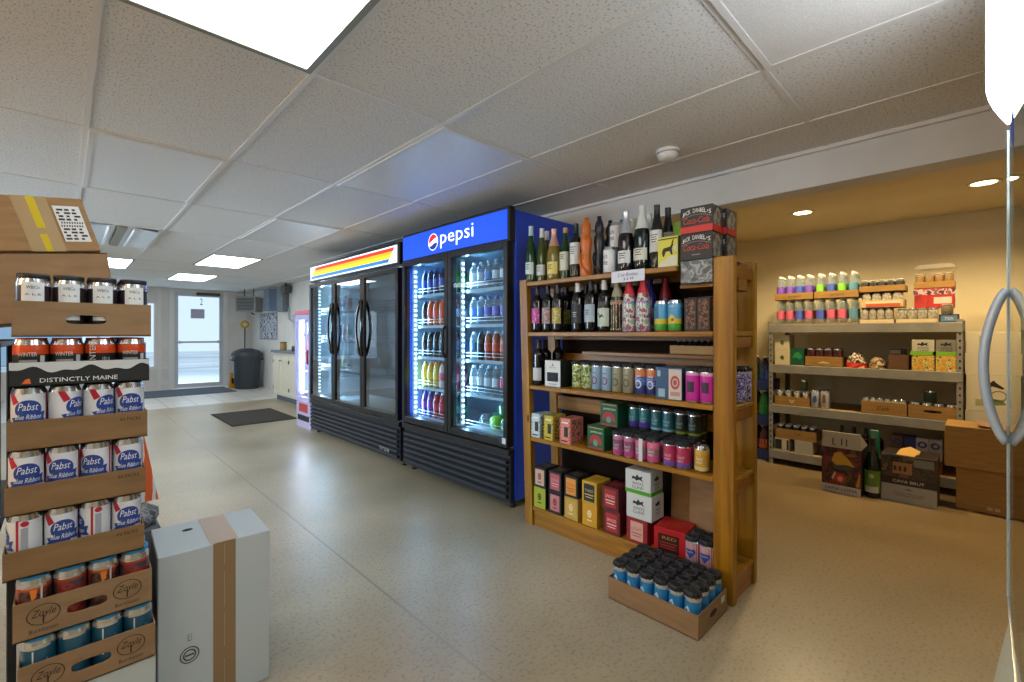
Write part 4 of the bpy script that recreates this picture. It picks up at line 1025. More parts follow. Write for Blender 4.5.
rput('fire3', bottle('short', M('#2a2a6a', .2), FIRE, M('#3a2f86', .35), (.006, .125, 180), .175), 'purple-topped patterned bottle behind the red-topped pair on the second rack shelf', 'bottle', 0, 2.285, B, y=1.27)
rput('fire4', bottle('short', M('#2a2a6a', .2), FIRE, M('#7a1622', .35), (.006, .125, 180), .175), 'dark red-topped patterned bottle at the back of the second rack shelf', 'bottle', 0, 2.285, B, y=1.18)
LAND = [(.22, M('#3f9a3c', .35)), (.2, M('#c8b02c', .35)), (.58, M('#4f9ac4', .35))]
def landp(p, fr): p.flat([(-.024, .045), (-.012, .075), (0, .085), (.014, .07), (.026, .045), (.01, .04), (-.008, .05)], M('#d0b838', .5), fr); p.disc(.004, .058, .010, .008, M('#5a2a28', .5), fr); p.text('HAZE', 0, .125, .036, .012, M('#d8e6ea', .5), fr)
def landp2(p, fr): p.flat([(-.02, .06), (-.02, .12), (.0, .13), (.004, .07)], M('#2f6f90', .5), fr)
rput('land1', can(.0345, .155, LAND, None, landp2), 'tall landscape can with teal mountain on the second rack shelf', 'can', 661.5, 2.16, B)
rput('land2', can(.0345, .155, LAND, None, landp), 'tall landscape can with yellow hill on the second rack shelf', 'can', 675, 2.155, B)
rput('land1', can(.0345, .155, LAND, None, landp2), 'tall landscape can behind the front pair on the second rack shelf', 'can', 676, 2.235, B)
GOLDP = ART(['#1a1210', '#2a1a14', '#8a5a28', '#4a1a30'], 70, .4, 'noise', .5)
for i, (px, x) in enumerate(((693.5, 2.16), (706.5, 2.155))):
    rput('gold', carton_b(.061, .066, .158, {'*': M('#1d1613', .4)}, lambda p, F: (p.rect(-.022, .012, .022, .148, GOLDP, F('F')), p.rect(-.024, .012, .024, .148, GOLDP, F('R')))), f'slim dark carton with gold pattern, {"nearer the landscape cans" if i == 0 else "nearer the rack post"} on the second rack shelf', 'carton', px, x, B)
for i, (px, x) in enumerate(((700, 2.27), (716, 2.26))):
    rput('dk2', carton_b(.08, .08, .17, {'*': M('#2a2018', .4)}), f'plain dark carton {"behind the gold-patterned cartons" if i == 0 else "by the end post"} on the second rack shelf', 'carton', px, x, B, y=None)

# ---- middle shelf
C = 'C'
def circ(c): return lambda p, fr: (p.disc(0, .06, .018, .022, M(c, .5), fr, 16, .7), p.rect(-.014, .10, .014, .104, M(c, .5), fr, 3))
rput('c1', bottle('wine', DRK, M('#b9bec2', .5), M('#131417', .35), (.03, .11, 68), prints=lambda p, fr: p.text('Z', 0, .15, .012, .022, M('#c8ccd0', .5), fr)), 'black wine bottle with white label, first on the middle rack shelf', 'bottle', 538.8, 2.15, C)
rput('c2', bottle('wine', DRK, ART(['#7a6a2a', '#a85a30', '#c8b060', '#4a3a20'], 60, .5), M('#131417', .35), (.03, .13, 70)), 'dark wine bottle with gold label behind the white carton on the middle rack shelf', 'bottle', 545.5, 2.24, C)
rput('c3', bottle('wine', DRK, ART(['#3a3a3a', '#5a5a50'], 60, .5), M('#131417', .35), (.03, .13, 70)), 'dark wine bottle at the back of the middle rack shelf', 'bottle', 558, 2.32, C)
def nova(p, F):
    fr = F('F'); k = M('#15181a', .5); p.rect(-.044, .032, .044, .088, k, fr); p.text('N O V A', 0, .118, .05, .011, k, fr); p.flat([(-.006, .128), (.006, .128), (0, .142)], k, fr)
    p.disc(-.022, .06, .017, .02, M('#3c4144', .5), fr); p.disc(.022, .06, .017, .02, M('#3c4144', .5), fr)
    f2 = lambda u, v, q=0: fr(u, v, .0004); p.disc(-.022, .06, .011, .013, k, f2); p.disc(.022, .06, .011, .013, k, f2); p.rect(-.035, .015, .035, .019, M('#8a8d8e', .5), fr)
rput('nova', carton_b(.125, .15, .16, {'*': M('#1a1c1e', .45), 'F': M('#cfcfca', .5), 'T': M('#2a2a2a', .5)}, nova), 'white carton with a black window panel on the middle rack shelf', 'carton', 560.5, 2.20, C)
PK = [('green', [(1, ART(['#6a7a30', '#a8b848', '#c8ccb0', '#4a6a30'], 40, .4))], '#3a4a20', 586), ('pale blue', [(1, M('#7f9fb8', .35))], '#7a3040', 606),
      ('khaki', [(1, M('#86836a', .35))], '#4a4a3a', 627), ('blue and orange', [(.35, M('#2e3a72', .35)), (.35, ART(['#4a6ab0', '#8a9ad0', '#3a4a90'], 40, .35)), (.3, M('#c47a48', .35))], '#d8d8e0', 650.5)]
for i, (nm, bands, c, px) in enumerate(PK):
    rput('pk' + nm, four_pack(.0335, .155, bands, None, circ(c)), f'four-pack of {nm} tall cans with black carrier on the middle rack shelf', 'can pack', px, 2.21, C)
BLC = M('#274a70', .4)
def sleeve(p, F):
    fr = F('F'); p.rect(-.033, .002, .033, .15, M('#c9c0b0', .5), fr) ; f2 = lambda u, v, q=0: fr(u, v, .0004); p.disc(0, .085, .024, .034, M('#b04a44', .5), f2, 18, .6); p.disc(0, .085, .01, .014, M('#b04a44', .5), f2); p.rect(-.024, .02, .024, .04, M('#b88a80', .5), f2)
rput('slv1', carton_b(.07, .125, .157, {'*': BLC}, lambda p, F: (p.rect(-.02, .01, .016, .05, M('#8fb0bc', .5), F('F')), p.rect(-.025, .11, -.008, .14, M('#9ab0c0', .5), F('F')))), 'blue can carton showing its plain back on the middle rack shelf', 'carton', 668, 2.19, C)
rput('slv2', carton_b(.07, .125, .157, {'*': BLC}, sleeve), 'blue can carton with red rosette panel on the middle rack shelf', 'carton', 681, 2.185, C)
MAG = M('#c22c96', .35)
rput('pkmag', four_pack(.0335, .158, [(.9, MAG), (.1, M('#d89ac4', .35))], [(.05, .10, 30, M('#3a2a3a', .4))], None), 'four-pack of magenta tall cans with black carrier beside the rack end post', 'can pack', 703.5, 2.158, C)
PURP = ART(['#5a4a90', '#b8a8c8', '#3a2a60', '#c8c0d0'], 50, .4)
rput('pkpur', four_pack(.0335, .158, [(1, PURP)], None, None), 'four-pack of purple-patterned tall cans at the very end of the middle rack shelf', 'can pack', 735, 2.294, C, y=.835)
MINI = tray_b(.28, .10, .045, M('#b9a070', .7), False, name='carton_tray')
# miniature bottles in a shallow open box on the back board of the rack
o = spawn('mini', MINI, 'shallow open box of small dark bottles on the back ledge above the middle rack shelf', 'box', (2.305, 1.0, 1.0955), RZ)
b = rmb(); b.box(2.245, .86, 1.075, 2.363, 1.70, 1.095, WOODY, .002); part('back_ledge', b, rk)
for i in range(8):
    def mini():
        b = MB(); b.lathe([(0, .0), (.0125, 0), (.0125, .045), (.005, .06), (.005, .066), (0, .066)], M('#15201a', .2), 12); c = MB(); c.lathe([(.006, .062), (.006, .072), (0, .073)], M('#b9b9b0', .4), 10); return ('mini_bottle', b, [('cap', c)])
    spawn('minib', mini, f'small dark bottle, {ORD[i]} from the end post in the shallow box on the rack', 'bottle', (2.285, .89 + .031 * i, 1.099), 0, 'small bottles in the shallow box')

# ---- fourth shelf
D = 'D'
def slimbox(c):
    def f(p, F):
        fr = F('F'); k = M('#2a2622', .5); p.rect(-.006, .04, .024, .10, k, fr); p.rect(-.024, .12, .024, .127, M('#f0eeee', .5), fr); p.rect(-.026, .012, .02, .02, k, fr)
        pat = ART([c, c, '#2a2622', '#8a7a70'], 55, .5, 'noise', 1); p.rect(-.045, .005, .045, .142, pat, F('R')); p.rect(.028, .005, .037, .142, pat, fr); p.rect(-.037, .005, -.03, .142, pat, fr)
        p.rect(-.03, -.045, .03, .045, pat, F('T'))
    return f
for nm, c, px, w in (('white', '#c2d0d2', 542.3, .066), ('yellow', '#c4ae2a', 555, .07), ('salmon pink', '#d8806e', 571.5, .08)):
    rput('slim' + nm, carton_b(w, .125, .148, {'*': M(c, .5)}, slimbox(c)), f'{nm} patterned can carton with a dark window on the fourth rack shelf', 'carton', px, 2.170, D)
JG = M('#12502a', .4)
def jam(p, F):
    fr = F('F'); p.text('JAMESON', .004, .095, .085, .014, M('#d4d8c4', .5), fr); r = M('#a8282a', .5)
    p.flat([(-.045, .03), (-.04, .06), (-.02, .08), (.02, .08), (.04, .06), (.045, .03), (.03, .03), (.02, .05), (-.02, .05), (-.03, .03)], r, fr)
    p.disc(0, .038, .018, .018, M('#6a8a78', .4), lambda u, v, q=0: fr(u, v, .0004)); p.rect(-.05, .003, .05, .012, r, fr); p.rect(-.05, .118, .05, .122, M('#b8a860', .5), fr)
    p.text('JAMESON', 0, 0, .07, .012, M('#d4d8c4', .5), F('T'))
jb = carton_b(.12, .13, .13, {'*': JG}, jam)
rput('jam', jb, 'green whiskey-drink carton with red arch, lower front one on the fourth rack shelf', 'carton', 603, 2.19, D, rz=-.08)
rput('jam', jb, 'green whiskey-drink carton with red arch, standing on the other green carton', 'carton', 616, 2.235, D, .1312, rz=-.08)
def curl(c, z=.06): return lambda p, fr: (p.text('Ranch', 0, z, .036, .016, M(c, .5), fr, .3), p.text('water', 0, z - .018, .034, .012, M(c, .5), fr, .3))
SHORT = .122
fp = [('mauve and pink', [(.3, M('#b0407a', .35)), (.5, M('#7a4a68', .35)), (.2, M('#b86a90', .35))], '#d8c8d0', 628, 2.16), ('rose pink', [(.3, M('#c04a80', .35)), (.35, M('#8a6a70', .35)), (.35, M('#c8607e', .35))], '#e0d0d4', 651, 2.16), ('raspberry', [(.25, M('#6a4a98', .35)), (.75, M('#a82a4c', .35))], '#e0b8c4', 680, 2.16)]
for nm, bands, c, px, x in fp:
    rput('fp' + nm, four_pack(.033, SHORT, bands, None, curl(c)), f'four-pack of {nm} short cans in the front row of the fourth rack shelf', 'can pack', px, x, D)
def wl(): 
    b = MB(); b.box(-.011, -.001, .0, .011, .001, .115, M('#c9cccc', .5), .0005); return ('price_tag', b, [])
rput('wl', wl, 'narrow white price strip between the pink can packs on the fourth rack shelf', 'price tag', 640.5, 2.092, D)
rput('ycan', can(.0335, .122, [(.18, M('#d0c080', .35)), (.6, M('#c09638', .35)), (.22, M('#caa048', .35))], None, curl('#f0e6c0', .065)), 'single golden yellow can beside the rack end post on the fourth shelf', 'can', 702, 2.15, D)
bp = [('teal and violet', [(.35, M('#4a3a90', .35)), (.65, M('#2a7a86', .35))], '#9ac0c8', 645), ('teal blue', [(.12, M('#7aa8b8', .35)), (.88, M('#17606e', .35))], '#a8c8d0', 668), ('black and lime', [(.12, M('#7a8a20', .35)), (.88, M('#16201f', .35))], '#7aa090', 693)]
for nm, bands, c, px in bp:
    rput('bp' + nm, four_pack(.033, SHORT, bands, None, curl(c)), f'four-pack of {nm} short cans, lower back row of fourth rack shelf', 'can pack', px - 2, 2.295, D)
    rput('bp' + nm, four_pack(.033, SHORT, bands, None, curl(c)), f'four-pack of {nm} short cans, upper back row of the fourth rack shelf', 'can pack', px - 2, 2.295, D, .132)
rput('cardtag', carton_b(.03, .02, .11, {'*': M('#b8b6ac', .5)}), 'grey standing tag by the rack end post on the fourth shelf', 'tag', 716, 2.25, D, y=.885)

# ---- bottom shelf cartons, two layers
E = 'E'
def pane_(c, txt=None, ink='#3a1a14', dark=None):
    def f(p, F):
        fr = F('F'); p.rect(-.036, .016, .036, .112, M(c, .5), fr); f2 = lambda u, v, q=0: fr(u, v, .0004); k = M(ink, .5)
        if txt: p.text(txt, 0, .075, .058, .016, k, f2); p.rect(-.03, .05, .03, .056, k, f2); p.rect(-.024, .036, .024, .041, k, f2)
        else: p.disc(0, .07, .015, .022, k, f2, 16, .55); p.rect(-.016, .03, .016, .037, k, f2); p.disc(0, .07, .006, .009, k, f2)
        t = F('T'); p.text('LONG', 0, -.02, .05, .016, M(dark or '#a89a90', .5), t); p.text('DRINK', 0, .01, .06, .016, M(dark or '#a89a90', .5), t)
    return f
K2 = M('#17120f', .45); YEL = M('#c8941c', .5); LIM = M('#a4ac2c', .5); DRD = M('#5a1216', .45); RDD = M('#8a1a1e', .45)
def eb(key, nm, lab_, mats, pr, px, x, dz, w=.09, d=.125, h=.126, rz=0):
    rput(key, carton_b(w, d, h, mats, pr), lab_, 'carton', px, x, E, dz, rz)
eb('e1', '', 'lime green carton with dark emblem, bottom layer of the rack floor shelf', {'*': K2, 'F': LIM}, pane_('#a4ac2c', None, '#2a2f14'), 546.3, 2.170, 0, .098)
eb('e2', '', 'black carton with pink emblem panel, bottom layer of the rack floor shelf', {'*': K2}, pane_('#c27a78', None, '#8a1a24'), 561.5, 2.170, 0, .098)
eb('e3', '', 'mustard carton with cream emblem next to the black one, bottom layer', {'*': M('#b8933c', .5)}, pane_('#c2a04a', None, '#e0d0a0'), 577.5, 2.170, 0, .098)
eb('e4', '', 'bright yellow carton with cream emblem, bottom layer, second yellow one from the black carton', {'*': YEL}, pane_('#c8941c', None, '#e6d8a8'), 596, 2.170, 0, .1)
eb('e5', '', 'red carton with white lettering, bottom layer beside the bright yellow one', {'*': DRD}, pane_('#a82824', 'SPIKED', '#e0c8c0'), 618, 2.170, 0, .105)
eb('e6', '', 'red carton with pale panel under the white cartons', {'*': RDD}, pane_('#d0a090', 'LIGHT', '#a05a50'), 643, 2.170, 0, .12)
eb('e7', '', 'black carton with cream panel, upper layer, first on the rack floor shelf', {'*': K2}, pane_('#c8ac94', None, '#9a2a24'), 546.3, 2.170, .1265, .098)
eb('e8', '', 'black carton with rose panel, upper layer of the rack floor shelf', {'*': K2}, pane_('#b85a62', 'LONG', '#e0a8a8'), 561.5, 2.170, .1265, .098)
eb('e9', '', 'black carton with orange panel, upper layer of the rack floor shelf', {'*': K2}, pane_('#d0903a', 'LONG', '#b84a24'), 577.5, 2.170, .1265, .098)
eb('e10', '', 'mustard carton with black panel, upper layer of the rack floor shelf', {'*': M('#bd9428', .5)}, pane_('#14201e', 'TWIST', '#c8b070', '#5a4a1a'), 596.5, 2.170, .1265, .1, .14)
eb('e11', '', 'dark red carton with white lettering, upper layer of the rack floor shelf', {'*': DRD}, pane_('#a02422', 'SPIKED', '#e0c8c0', '#c07a80'), 616.5, 2.170, .1265, .105)
def claw(p, F):
    k = M('#17191a', .6); w_ = .145
    for face, s in (('F', 1), ('R', .75)):
        fr = F(face)
        p.flat([(-.035 * s, .075), (-.03 * s, .092), (-.012 * s, .088), (-.004 * s, .104), (.008 * s, .09), (.028 * s, .098), (.022 * s, .082), (.034 * s, .07), (.01 * s, .078), (-.008 * s, .07), (-.02 * s, .078)], k, fr)
        p.text('WHITE', 0, .055, .066 * s, .014, k, fr); p.text('CLAW', 0, .036, .066 * s, .016, k, fr)
    p.text('CLAW', 0, 0, .07, .02, k, F('T'))
def claw_g(p, F):
    claw(p, F); g_ = M('#4a9a22', .5); p.rect(-.0725, .002, .0725, .022, g_, F('F')); p.rect(-.058, .002, .058, .022, g_, F('R'))
WC = M('#c6cac8', .5)
eb('wc', '', 'white carton with black wave emblem, lower of the white pair on the rack floor shelf', {'*': WC}, claw, 645, 2.175, .1265, .145, .125, .126)
eb('wcg', '', 'white carton with green band, top of the white pair on the rack floor shelf', {'*': WC}, claw_g, 644, 2.175, .253, .145, .125, .122)
def redp(p, F):
    fr = F('F'); p.rect(-.055, .012, .048, .098, M('#2a0d0e', .5), fr); f2 = lambda u, v, q=0: fr(u, v, .0004)
    p.text('RED', 0, .08, .07, .014, M('#c2883a', .5), f2); p.rect(-.045, .055, .04, .059, M('#a8302a', .5), f2); p.rect(-.045, .042, .03, .046, M('#a8302a', .5), f2); p.rect(-.045, .03, .036, .034, M('#a8302a', .5), f2)
    p.text('RED', 0, -.01, .08, .03, M('#b8682a', .5), F('T')); p.text('STRIPE', 0, .03, .1, .02, M('#b8682a', .5), F('T'))
eb('red', '', 'bright red carton with dark panel beside the striped can pack on the rack', {'*': M('#b01a20', .4)}, redp, 675, 2.19, 0, .155, .16, .125, .12)
STR = ART(['#c8b8bc', '#a84a58'], 60, .35, 'wave', 0, 'stripe', (1, .0, 1))
def shield(p, fr): p.flat([(-.022, .075), (.022, .075), (.026, .062), (0, .032), (-.026, .062)], M('#28408a', .45), fr); p.text('RURAL', 0, .063, .036, .008, M('#d8dcea', .5), lambda u, v, q=0: fr(u, v, .0004))
rput('strp', four_pack(.033, .122, [(1, STR)], None, shield), 'four-pack of pink striped cans with blue shields at the end of the rack floor shelf', 'can pack', 703.2, 2.155, E)
# folded paper bags and a green board leaning at the back of the bottom shelf
for i, (y, c, lb, tl) in enumerate(((1.10, CARD2, 'folded brown paper bag leaning at the back of the rack floor shelf', .05), (.985, CARD, 'second folded brown paper bag leaning behind the striped can pack', .05), (.905, M('#1f6a62', .5), 'teal board leaning by the end post at the back of the rack floor shelf', .05))):
    hw = .07 if i < 2 else .045
    b = MB(); b.box(-hw, -.006, 0, hw, .006, .36 if i < 2 else .34, c, .002); b.box(-hw + .005, -.009, .05, hw - .005, -.006, .12, c, .001)
    thing('paper_bag' if i < 2 else 'leaning_board', lb, 'paper bag' if i < 2 else 'board', b, (2.29 if i == 1 else 2.325, y, SHZ['E'] + .002), 0, None, (-tl, 0, RZ))

# ---- floor tray of blue cans
tx, ty = (1.775 + 2.075) / 2, .985
TW, TD, TH = .415, .285, .098
def traytag(p, fr): pass
o = spawn('ftray', tray_b(TW, TD, TH, CARD, False), 'open cardboard tray of blue cans on the floor in front of the pine rack', 'tray', (tx - .012, ty, .0005), RZ)
p = MB(); R_ = FR(.0006, 'R', TW, TD, TH); p.disc(0, .052, .034, .013, M('#1c130c', .8), R_, 20); p.rect(.08, .055, .115, .082, M('#c8c8c0', .5), R_); part('print', p, o)
BL = M('#1f78b4', .3)
def bluep(p, fr): p.flat([(-.024, .085), (-.01, .1), (.0, .07), (.02, .045), (.024, .05), (.008, .08), (-.006, .112), (-.024, .096)], M('#b8d0de', .4), fr); p.disc(.006, .06, .012, .014, M('#4aa0d0', .4), fr)
for i in range(3):
    for j in range(2):
        lx, ly = (i - 1) * .1335, (j - .5) * .1335
        spawn('blue4', four_pack(.0328, .157, [(.12, M('#3f98cc', .3)), (.80, BL), (.08, ALU)], None, bluep), f'four-pack of blue cans in the floor tray, {("cooler end", "middle", "glass-door end")[i]}, {("outer", "rack")[j]} side', 'can pack', (tx - .012 + ly, ty - lx, .004), RZ, 'blue can packs in the floor tray')

# ================================================================== STACK OF CAN TRAYS (front left)
SYF, SXC = 1.67, .04
TWD, TDP = .272, .412
trays = [('t7', .272, .096, .050), ('t6', .431, .096, .042), ('t5', .590, .070, .025), ('t4', .749, .072, .028), ('t3', .908, .074, .032), ('t2', 1.067, .062, .036), ('t1', 1.193, .090, .040)]
def logo(p, fr):
    k = M('#2a1d10', .7)
    for s in (-1, 1):
        cx = s * .082
        p.disc(cx, .056, .031, .026, k, fr, 28, .93); p.text('Zoyle', cx, .058, .045, .024, k, fr, .35)
        p.tube([], 0, k) if False else None
        p.rect(cx - .002, .034, cx + .001, .055, k, fr); p.text('Burnhaven', cx, .019, .052, .010, k, fr)
def packs(p, fr): p.text('4/6 PACKS', .098, .055, .046, .009, M('#2a1d10', .7), fr)
def maine(p, fr):
    n = 40; z = lambda x: .042 + .006 * math.sin(x * 55 + 1) + .004 * math.sin(x * 120)
    g_ = M('#c4c9c8', .55); V, F = [], []
    for i in range(n + 1):
        x = -TWD / 2 + TWD * i / n; V += [fr(x, z(x)), fr(x, .0615)]
    p.add(V, [(2 * i, 2 * i + 2, 2 * i + 3, 2 * i + 1) for i in range(n)], g_)
    p.text('DISTINCTLY MAINE', -.008, .015, .150, .011, M('#e4e6e4', .5), fr); p.flat([(-.115, .008), (-.098, .008), (-.101, .021), (-.108, .019)], M('#d8672a', .5), fr)
TRL = {'t7': ('brewery tray with printed ring logos, lowest of the stacked can trays', CARD, True, logo), 't6': ('brewery tray with printed ring logos, second from below in the can stack', CARD, True, logo),
       't5': ('plain brown tray of white cans, third from below in the can stack', CARDO if False else CARD2, False, packs), 't4': ('plain brown tray of white cans, fourth from below in the can stack', CARD2, False, packs),
       't3': ('plain brown tray of white cans directly under the black mountain tray', CARD2, False, packs), 't2': ('black tray with a pale mountain outline holding orange-topped cans', M('#1c1f20', .6), False, maine),
       't1': ('brown tray with a hand hole, topmost of the can stack', CARD, True, None)}
PBW = M('#d6dadf', .3); PBB = M('#1f3f8c', .35); PBR = M('#b01c34', .35); PBG = M('#9aa2ae', .35)
def ribbon(p, fr, a0=0):
    f1 = lambda u, v, q=0: fr(u + a0, v, q)
    p.disc(0, .098, .026, .024, PBB, f1, 22); p.flat([(-.035, .078), (.035, .092), (.031, .076), (.037, .066), (.004, .068), (-.036, .062), (-.030, .070)], PBB, f1); p.flat([(-.014, .07), (.014, .07), (.018, .04), (0, .048), (-.018, .04)], PBB, f1)
    f2 = lambda u, v, q=0: fr(u + a0, v, q + .0004); w_ = M('#e0e6ee', .4); p.text('Pabst', 0, .105, .038, .018, w_, f2, .3); p.text('Blue Ribbon', 0, .080, .050, .012, w_, f2, .3)
    p.flat([(-.042, .139), (-.028, .139), (-.017, .117), (-.030, .110)], PBR, f1)
    p.rect(.040, .012, .045, .140, PBR, f1); p.rect(.049, .03, .062, .12, PBG, f1, 3); p.disc(.056, .13, .008, .007, PBR, f1, 14)
def pbr(turn): return can(.0323, .154, [(1, PBW)], None, lambda p, fr: ribbon(p, fr, turn), 26)
def wbc(p, fr):
    p.rect(-.022, .04, .022, .135, M('#d5dadb', .45), fr, 4); k = M('#1c1f22', .6); f2 = lambda u, v, q=0: fr(u, v, .0004); p.text('WBCo', 0, .122, .024, .008, k, f2); p.text('A L E', 0, .104, .03, .005, k, f2)
def ter(p, fr):
    w_ = M('#d8d8d4', .5); f90 = lambda u, v, q=0: fr(-v, u, q)
    p.add(*(lambda VF: ([fr(-.018 - VF_[1] * .014, .07 + VF_[0] * .07) for VF_ in VF[0]], VF[1]))(text2d('WINTER')), w_); p.text('IPA', .012, .06, .018, .014, M('#9aa0a0', .5), fr)
def ntr(p, fr): p.text('WINTER', -.006, .078, .036, .010, M('#c8ccc8', .5), fr); p.rect(-.022, .052, .012, .064, M('#8a8f90', .5), fr); p.rect(.018, .03, .028, .075, M('#b8bcbc', .5), fr)
def darkl(p, fr): p.rect(.012, .03, .016, .128, M('#c8c4b8', .5), fr); p.flat([(-.008, .118), (.006, .118), (.004, .098), (-.004, .09)], M('#d87a24', .5), fr); p.rect(-.026, .12, .026, .123, M('#c06a30', .5), fr, 4)
def tealp(p, fr): p.rect(-.012, .05, -.009, .12, M('#c8d0d0', .5), fr); p.text('ale', .014, .085, .024, .022, M('#5aa0b0', .5), fr, .3)
def tealp2(p, fr): p.text('Lager', 0, .08, .036, .026, M('#c8b070', .5), fr, .35)
ORTOP = M('#c8481c', .25)
CONT = {'t1': ('silver and black can', lambda c, r: can(.0325, .152, [(.93, M('#2b2328', .3)), (.07, ALU)], None, wbc, 26, None, BLACKM)), 't2': ('black can with orange top', lambda c, r: can(.033, .119, [(.74, M('#191a1c', .35)), (.26, ORTOP)], None, ter if c == 2 else ntr, 26, ORTOP)),
        't3': ('white can with blue emblem', lambda c, r: pbr((0, .028, .02, 0)[c])), 't4': ('white can with blue emblem', lambda c, r: pbr((.002, -.004, -.012, 0)[c])), 't5': ('white can with blue emblem', lambda c, r: pbr((-.055, .004, -.05, .002)[c])),
        't6': ('dark red can with blue lid', lambda c, r: can(.033, .150, [(.86, ART(['#3a1c18', '#5a3a34', '#2a1a1c', '#7a2a20'], 30, .35) if c % 2 == 0 else ART(['#6a1f1c', '#8a2a24', '#3a3a4a'], 30, .35)), (.06, M('#9a3a20', .35)), (.08, ALU)], None, darkl if c in (0, 2) else None, 26, None, M('#2a8cc8', .35))),
        't7': ('teal can with blue lid', lambda c, r: can(.033, .150, [(.92, M('#17506a', .3)), (.08, ALU)], None, tealp if c != 1 else tealp2, 26, None, M('#2a8cc8', .35)))}
TRN = {'t1': 'top tray', 't2': 'black mountain tray', 't3': 'tray under the mountain one', 't4': 'fourth tray from below', 't5': 'third tray from below', 't6': 'second tray from below', 't7': 'lowest tray'}
for ti, (k, z, h, xc) in enumerate(trays):
    lb, m, slot, pr = TRL[k]
    spawn(k, tray_b(TWD, TDP, h, m, slot, pr, m if k != 't2' else None, front=m), lb, 'tray', (xc, SYF + TDP / 2, z), 0)
    nm, bf = CONT[k]
    for r in range(6):
        for c in range(4):
            if r > 1 and c < 3: continue
            hgt = z + .0035
            kk = f'can{k}{c if r == 0 else (c % 2 if k in ("t6", "t7") else 0)}' + ('' if r == 0 else 'b')
            spawn(kk, bf(c, r), f'{nm}, {ORD[c]} across, {ORD[r]} row, {TRN[k]}', 'can', (xc + (c - 1.5) * .0664, SYF + .038 + .0664 * r, hgt), 0, f'cans in the {TRN[k]}')
# carrier over the top tray's cans is part of the cans' black lids; a white case carries the whole stack
def basep(p, F): p.disc(.07, .15, .03, .018, M('#1c5a48', .6), F('F')); p.rect(-.09, .20, .0, .206, M('#5a6a66', .6), F('F'))
spawn('whitecase', carton_b(.275, .40, .271, {'*': M('#b9c2bf', .6)}, basep), 'white case with a green dot on the floor under the stacked can trays', 'case', (.05, SYF + .205, .0005), 0)
# tall white box with brown tape, turned slightly
def tapebox(p, F):
    fr = F('F'); tp = M('#8f7452', .35); h = .516
    p.rect(-.012, 0, .052, h, tp, fr); p.rect(-.02, -.135, .06, .135, M('#a48d78', .35), F('T')); f2 = lambda u, v, q=0: fr(u, v, .0004)
    for a, c_ in ((.02, .13), (.17, .28), (.30, .42), (.44, .51)): p.rect(.019, a, .0205, c_, M('#b39c80', .35), f2)
    k = M('#4c5452', .7); cx, cz = -.075, .185
    p.disc(cx, cz, .026, .026, k, fr, 24, .86); p.disc(cx, cz, .018, .018, k, fr, 20, .75); p.rect(cx - .012, cz - .003, cx + .012, cz + .003, k, fr); p.text('UL 5', cx, cz + .055, .012, .022, k, fr)
    p.disc(-.06, .05, .016, .013, M('#1a1c1c', .8), F('T'))
t = spawn('tallbox', carton_b(.312, .272, .516, {'*': M('#b6c0c2', .55), 'L': M('#a9b3b6', .55)}, tapebox, .003, 'tall_box'), 'tall white box sealed with brown tape standing beside the can stack', 'box', (.362, 1.884, .0005), math.radians(-2.5))

# black wire display stand, cartons and bits behind the stack
t = thing('wire_stand', 'black metal display stand just behind the stacked can trays', 'display stand', None, (-.4, 1.95, 0)); wo = -Vector((-.4, 1.95, 0))
def wmb():
    m = MB(); m.X = Matrix.Translation(wo); return m
BK = M('#14171c', .45)
for (x, y, z0) in ((-.129, 1.735, .70), (-.72, 1.735, 0), (-.129, 2.25, .0), (-.72, 2.25, 0)):
    b = wmb(); b.box(x - .011, y - .011, z0, x + .011, y + .011, 1.18, BK, .003); part('post', b, t)
for z in (.70, 1.165):
    b = wmb(); b.box(-.73, 1.725, z, -.118, 2.262, z + .018, BK, .003); part('shelf', b, t)
# cartons on the stand's top
TL = math.radians(7)
b = MB(); b.box(-.31, -.2, 0, .31, .2, .222, CARD, .004); o = thing('carton', 'large plain cardboard carton behind the top can tray', 'carton', b, (-.178, 2.31, 1.222), 0, None, (0, -TL, 0))
b = MB(); b.tube([(-.31, -.2005, .221), (.31, -.2005, .221)], .0015, CARDIN, 4); part('flap_edge', b, o)
def tilt():
    b = MB(); b.box(-.30, -.15, 0, .30, .15, .175, CARDO if False else TEX('tan carton', '#8c6d46', '#9a7a52', 7, .75, stretch=(1, 1, 6)), .003); p = MB(); fr = FR(.0006, 'F', .6, .3, .175)
    tp = M('#a8926c', .25); p.rect(.135, 0, .215, .175, tp, fr); f2 = lambda u, v, q=0: fr(u, v, .0004)
    yl = M('#c9b40e', .4); p.rect(.168, .0, .185, .055, yl, f2); p.rect(.168, .075, .188, .175, yl, f2)
    p.rect(.222, .032, .286, .148, M('#d8dcdc', .5), f2); f3 = lambda u, v, q=0: fr(u, v, .0008); k = M('#22262a', .6)
    for r in range(10):
        zz = .038 + r * .0105; n = 9 if r in (4, 5) else 3
        for q in range(n):
            u0 = .226 + q * .056 / n + (.003 if r % 2 else 0); w_ = .056 / n * (.55 if n > 3 else .8 - .2 * ((r + q) % 3))
            p.rect(u0, zz, u0 + w_, zz + .0062, k, f3)
    p.rect(-.02, 0, -.017, .175, CARDIN, fr)
    for m_ in (b, p): m_.v = [(x - .17 * z, y, z) for x, y, z in m_.v]
    return ('labelled_carton', b, [('print', p)])
spawn('tilt', tilt, 'tan carton with yellow tape and white shipping label tilted on the large carton', 'carton', (-.21, 2.265, 1.4465), 0, None, (0, math.radians(-7.2), 0))
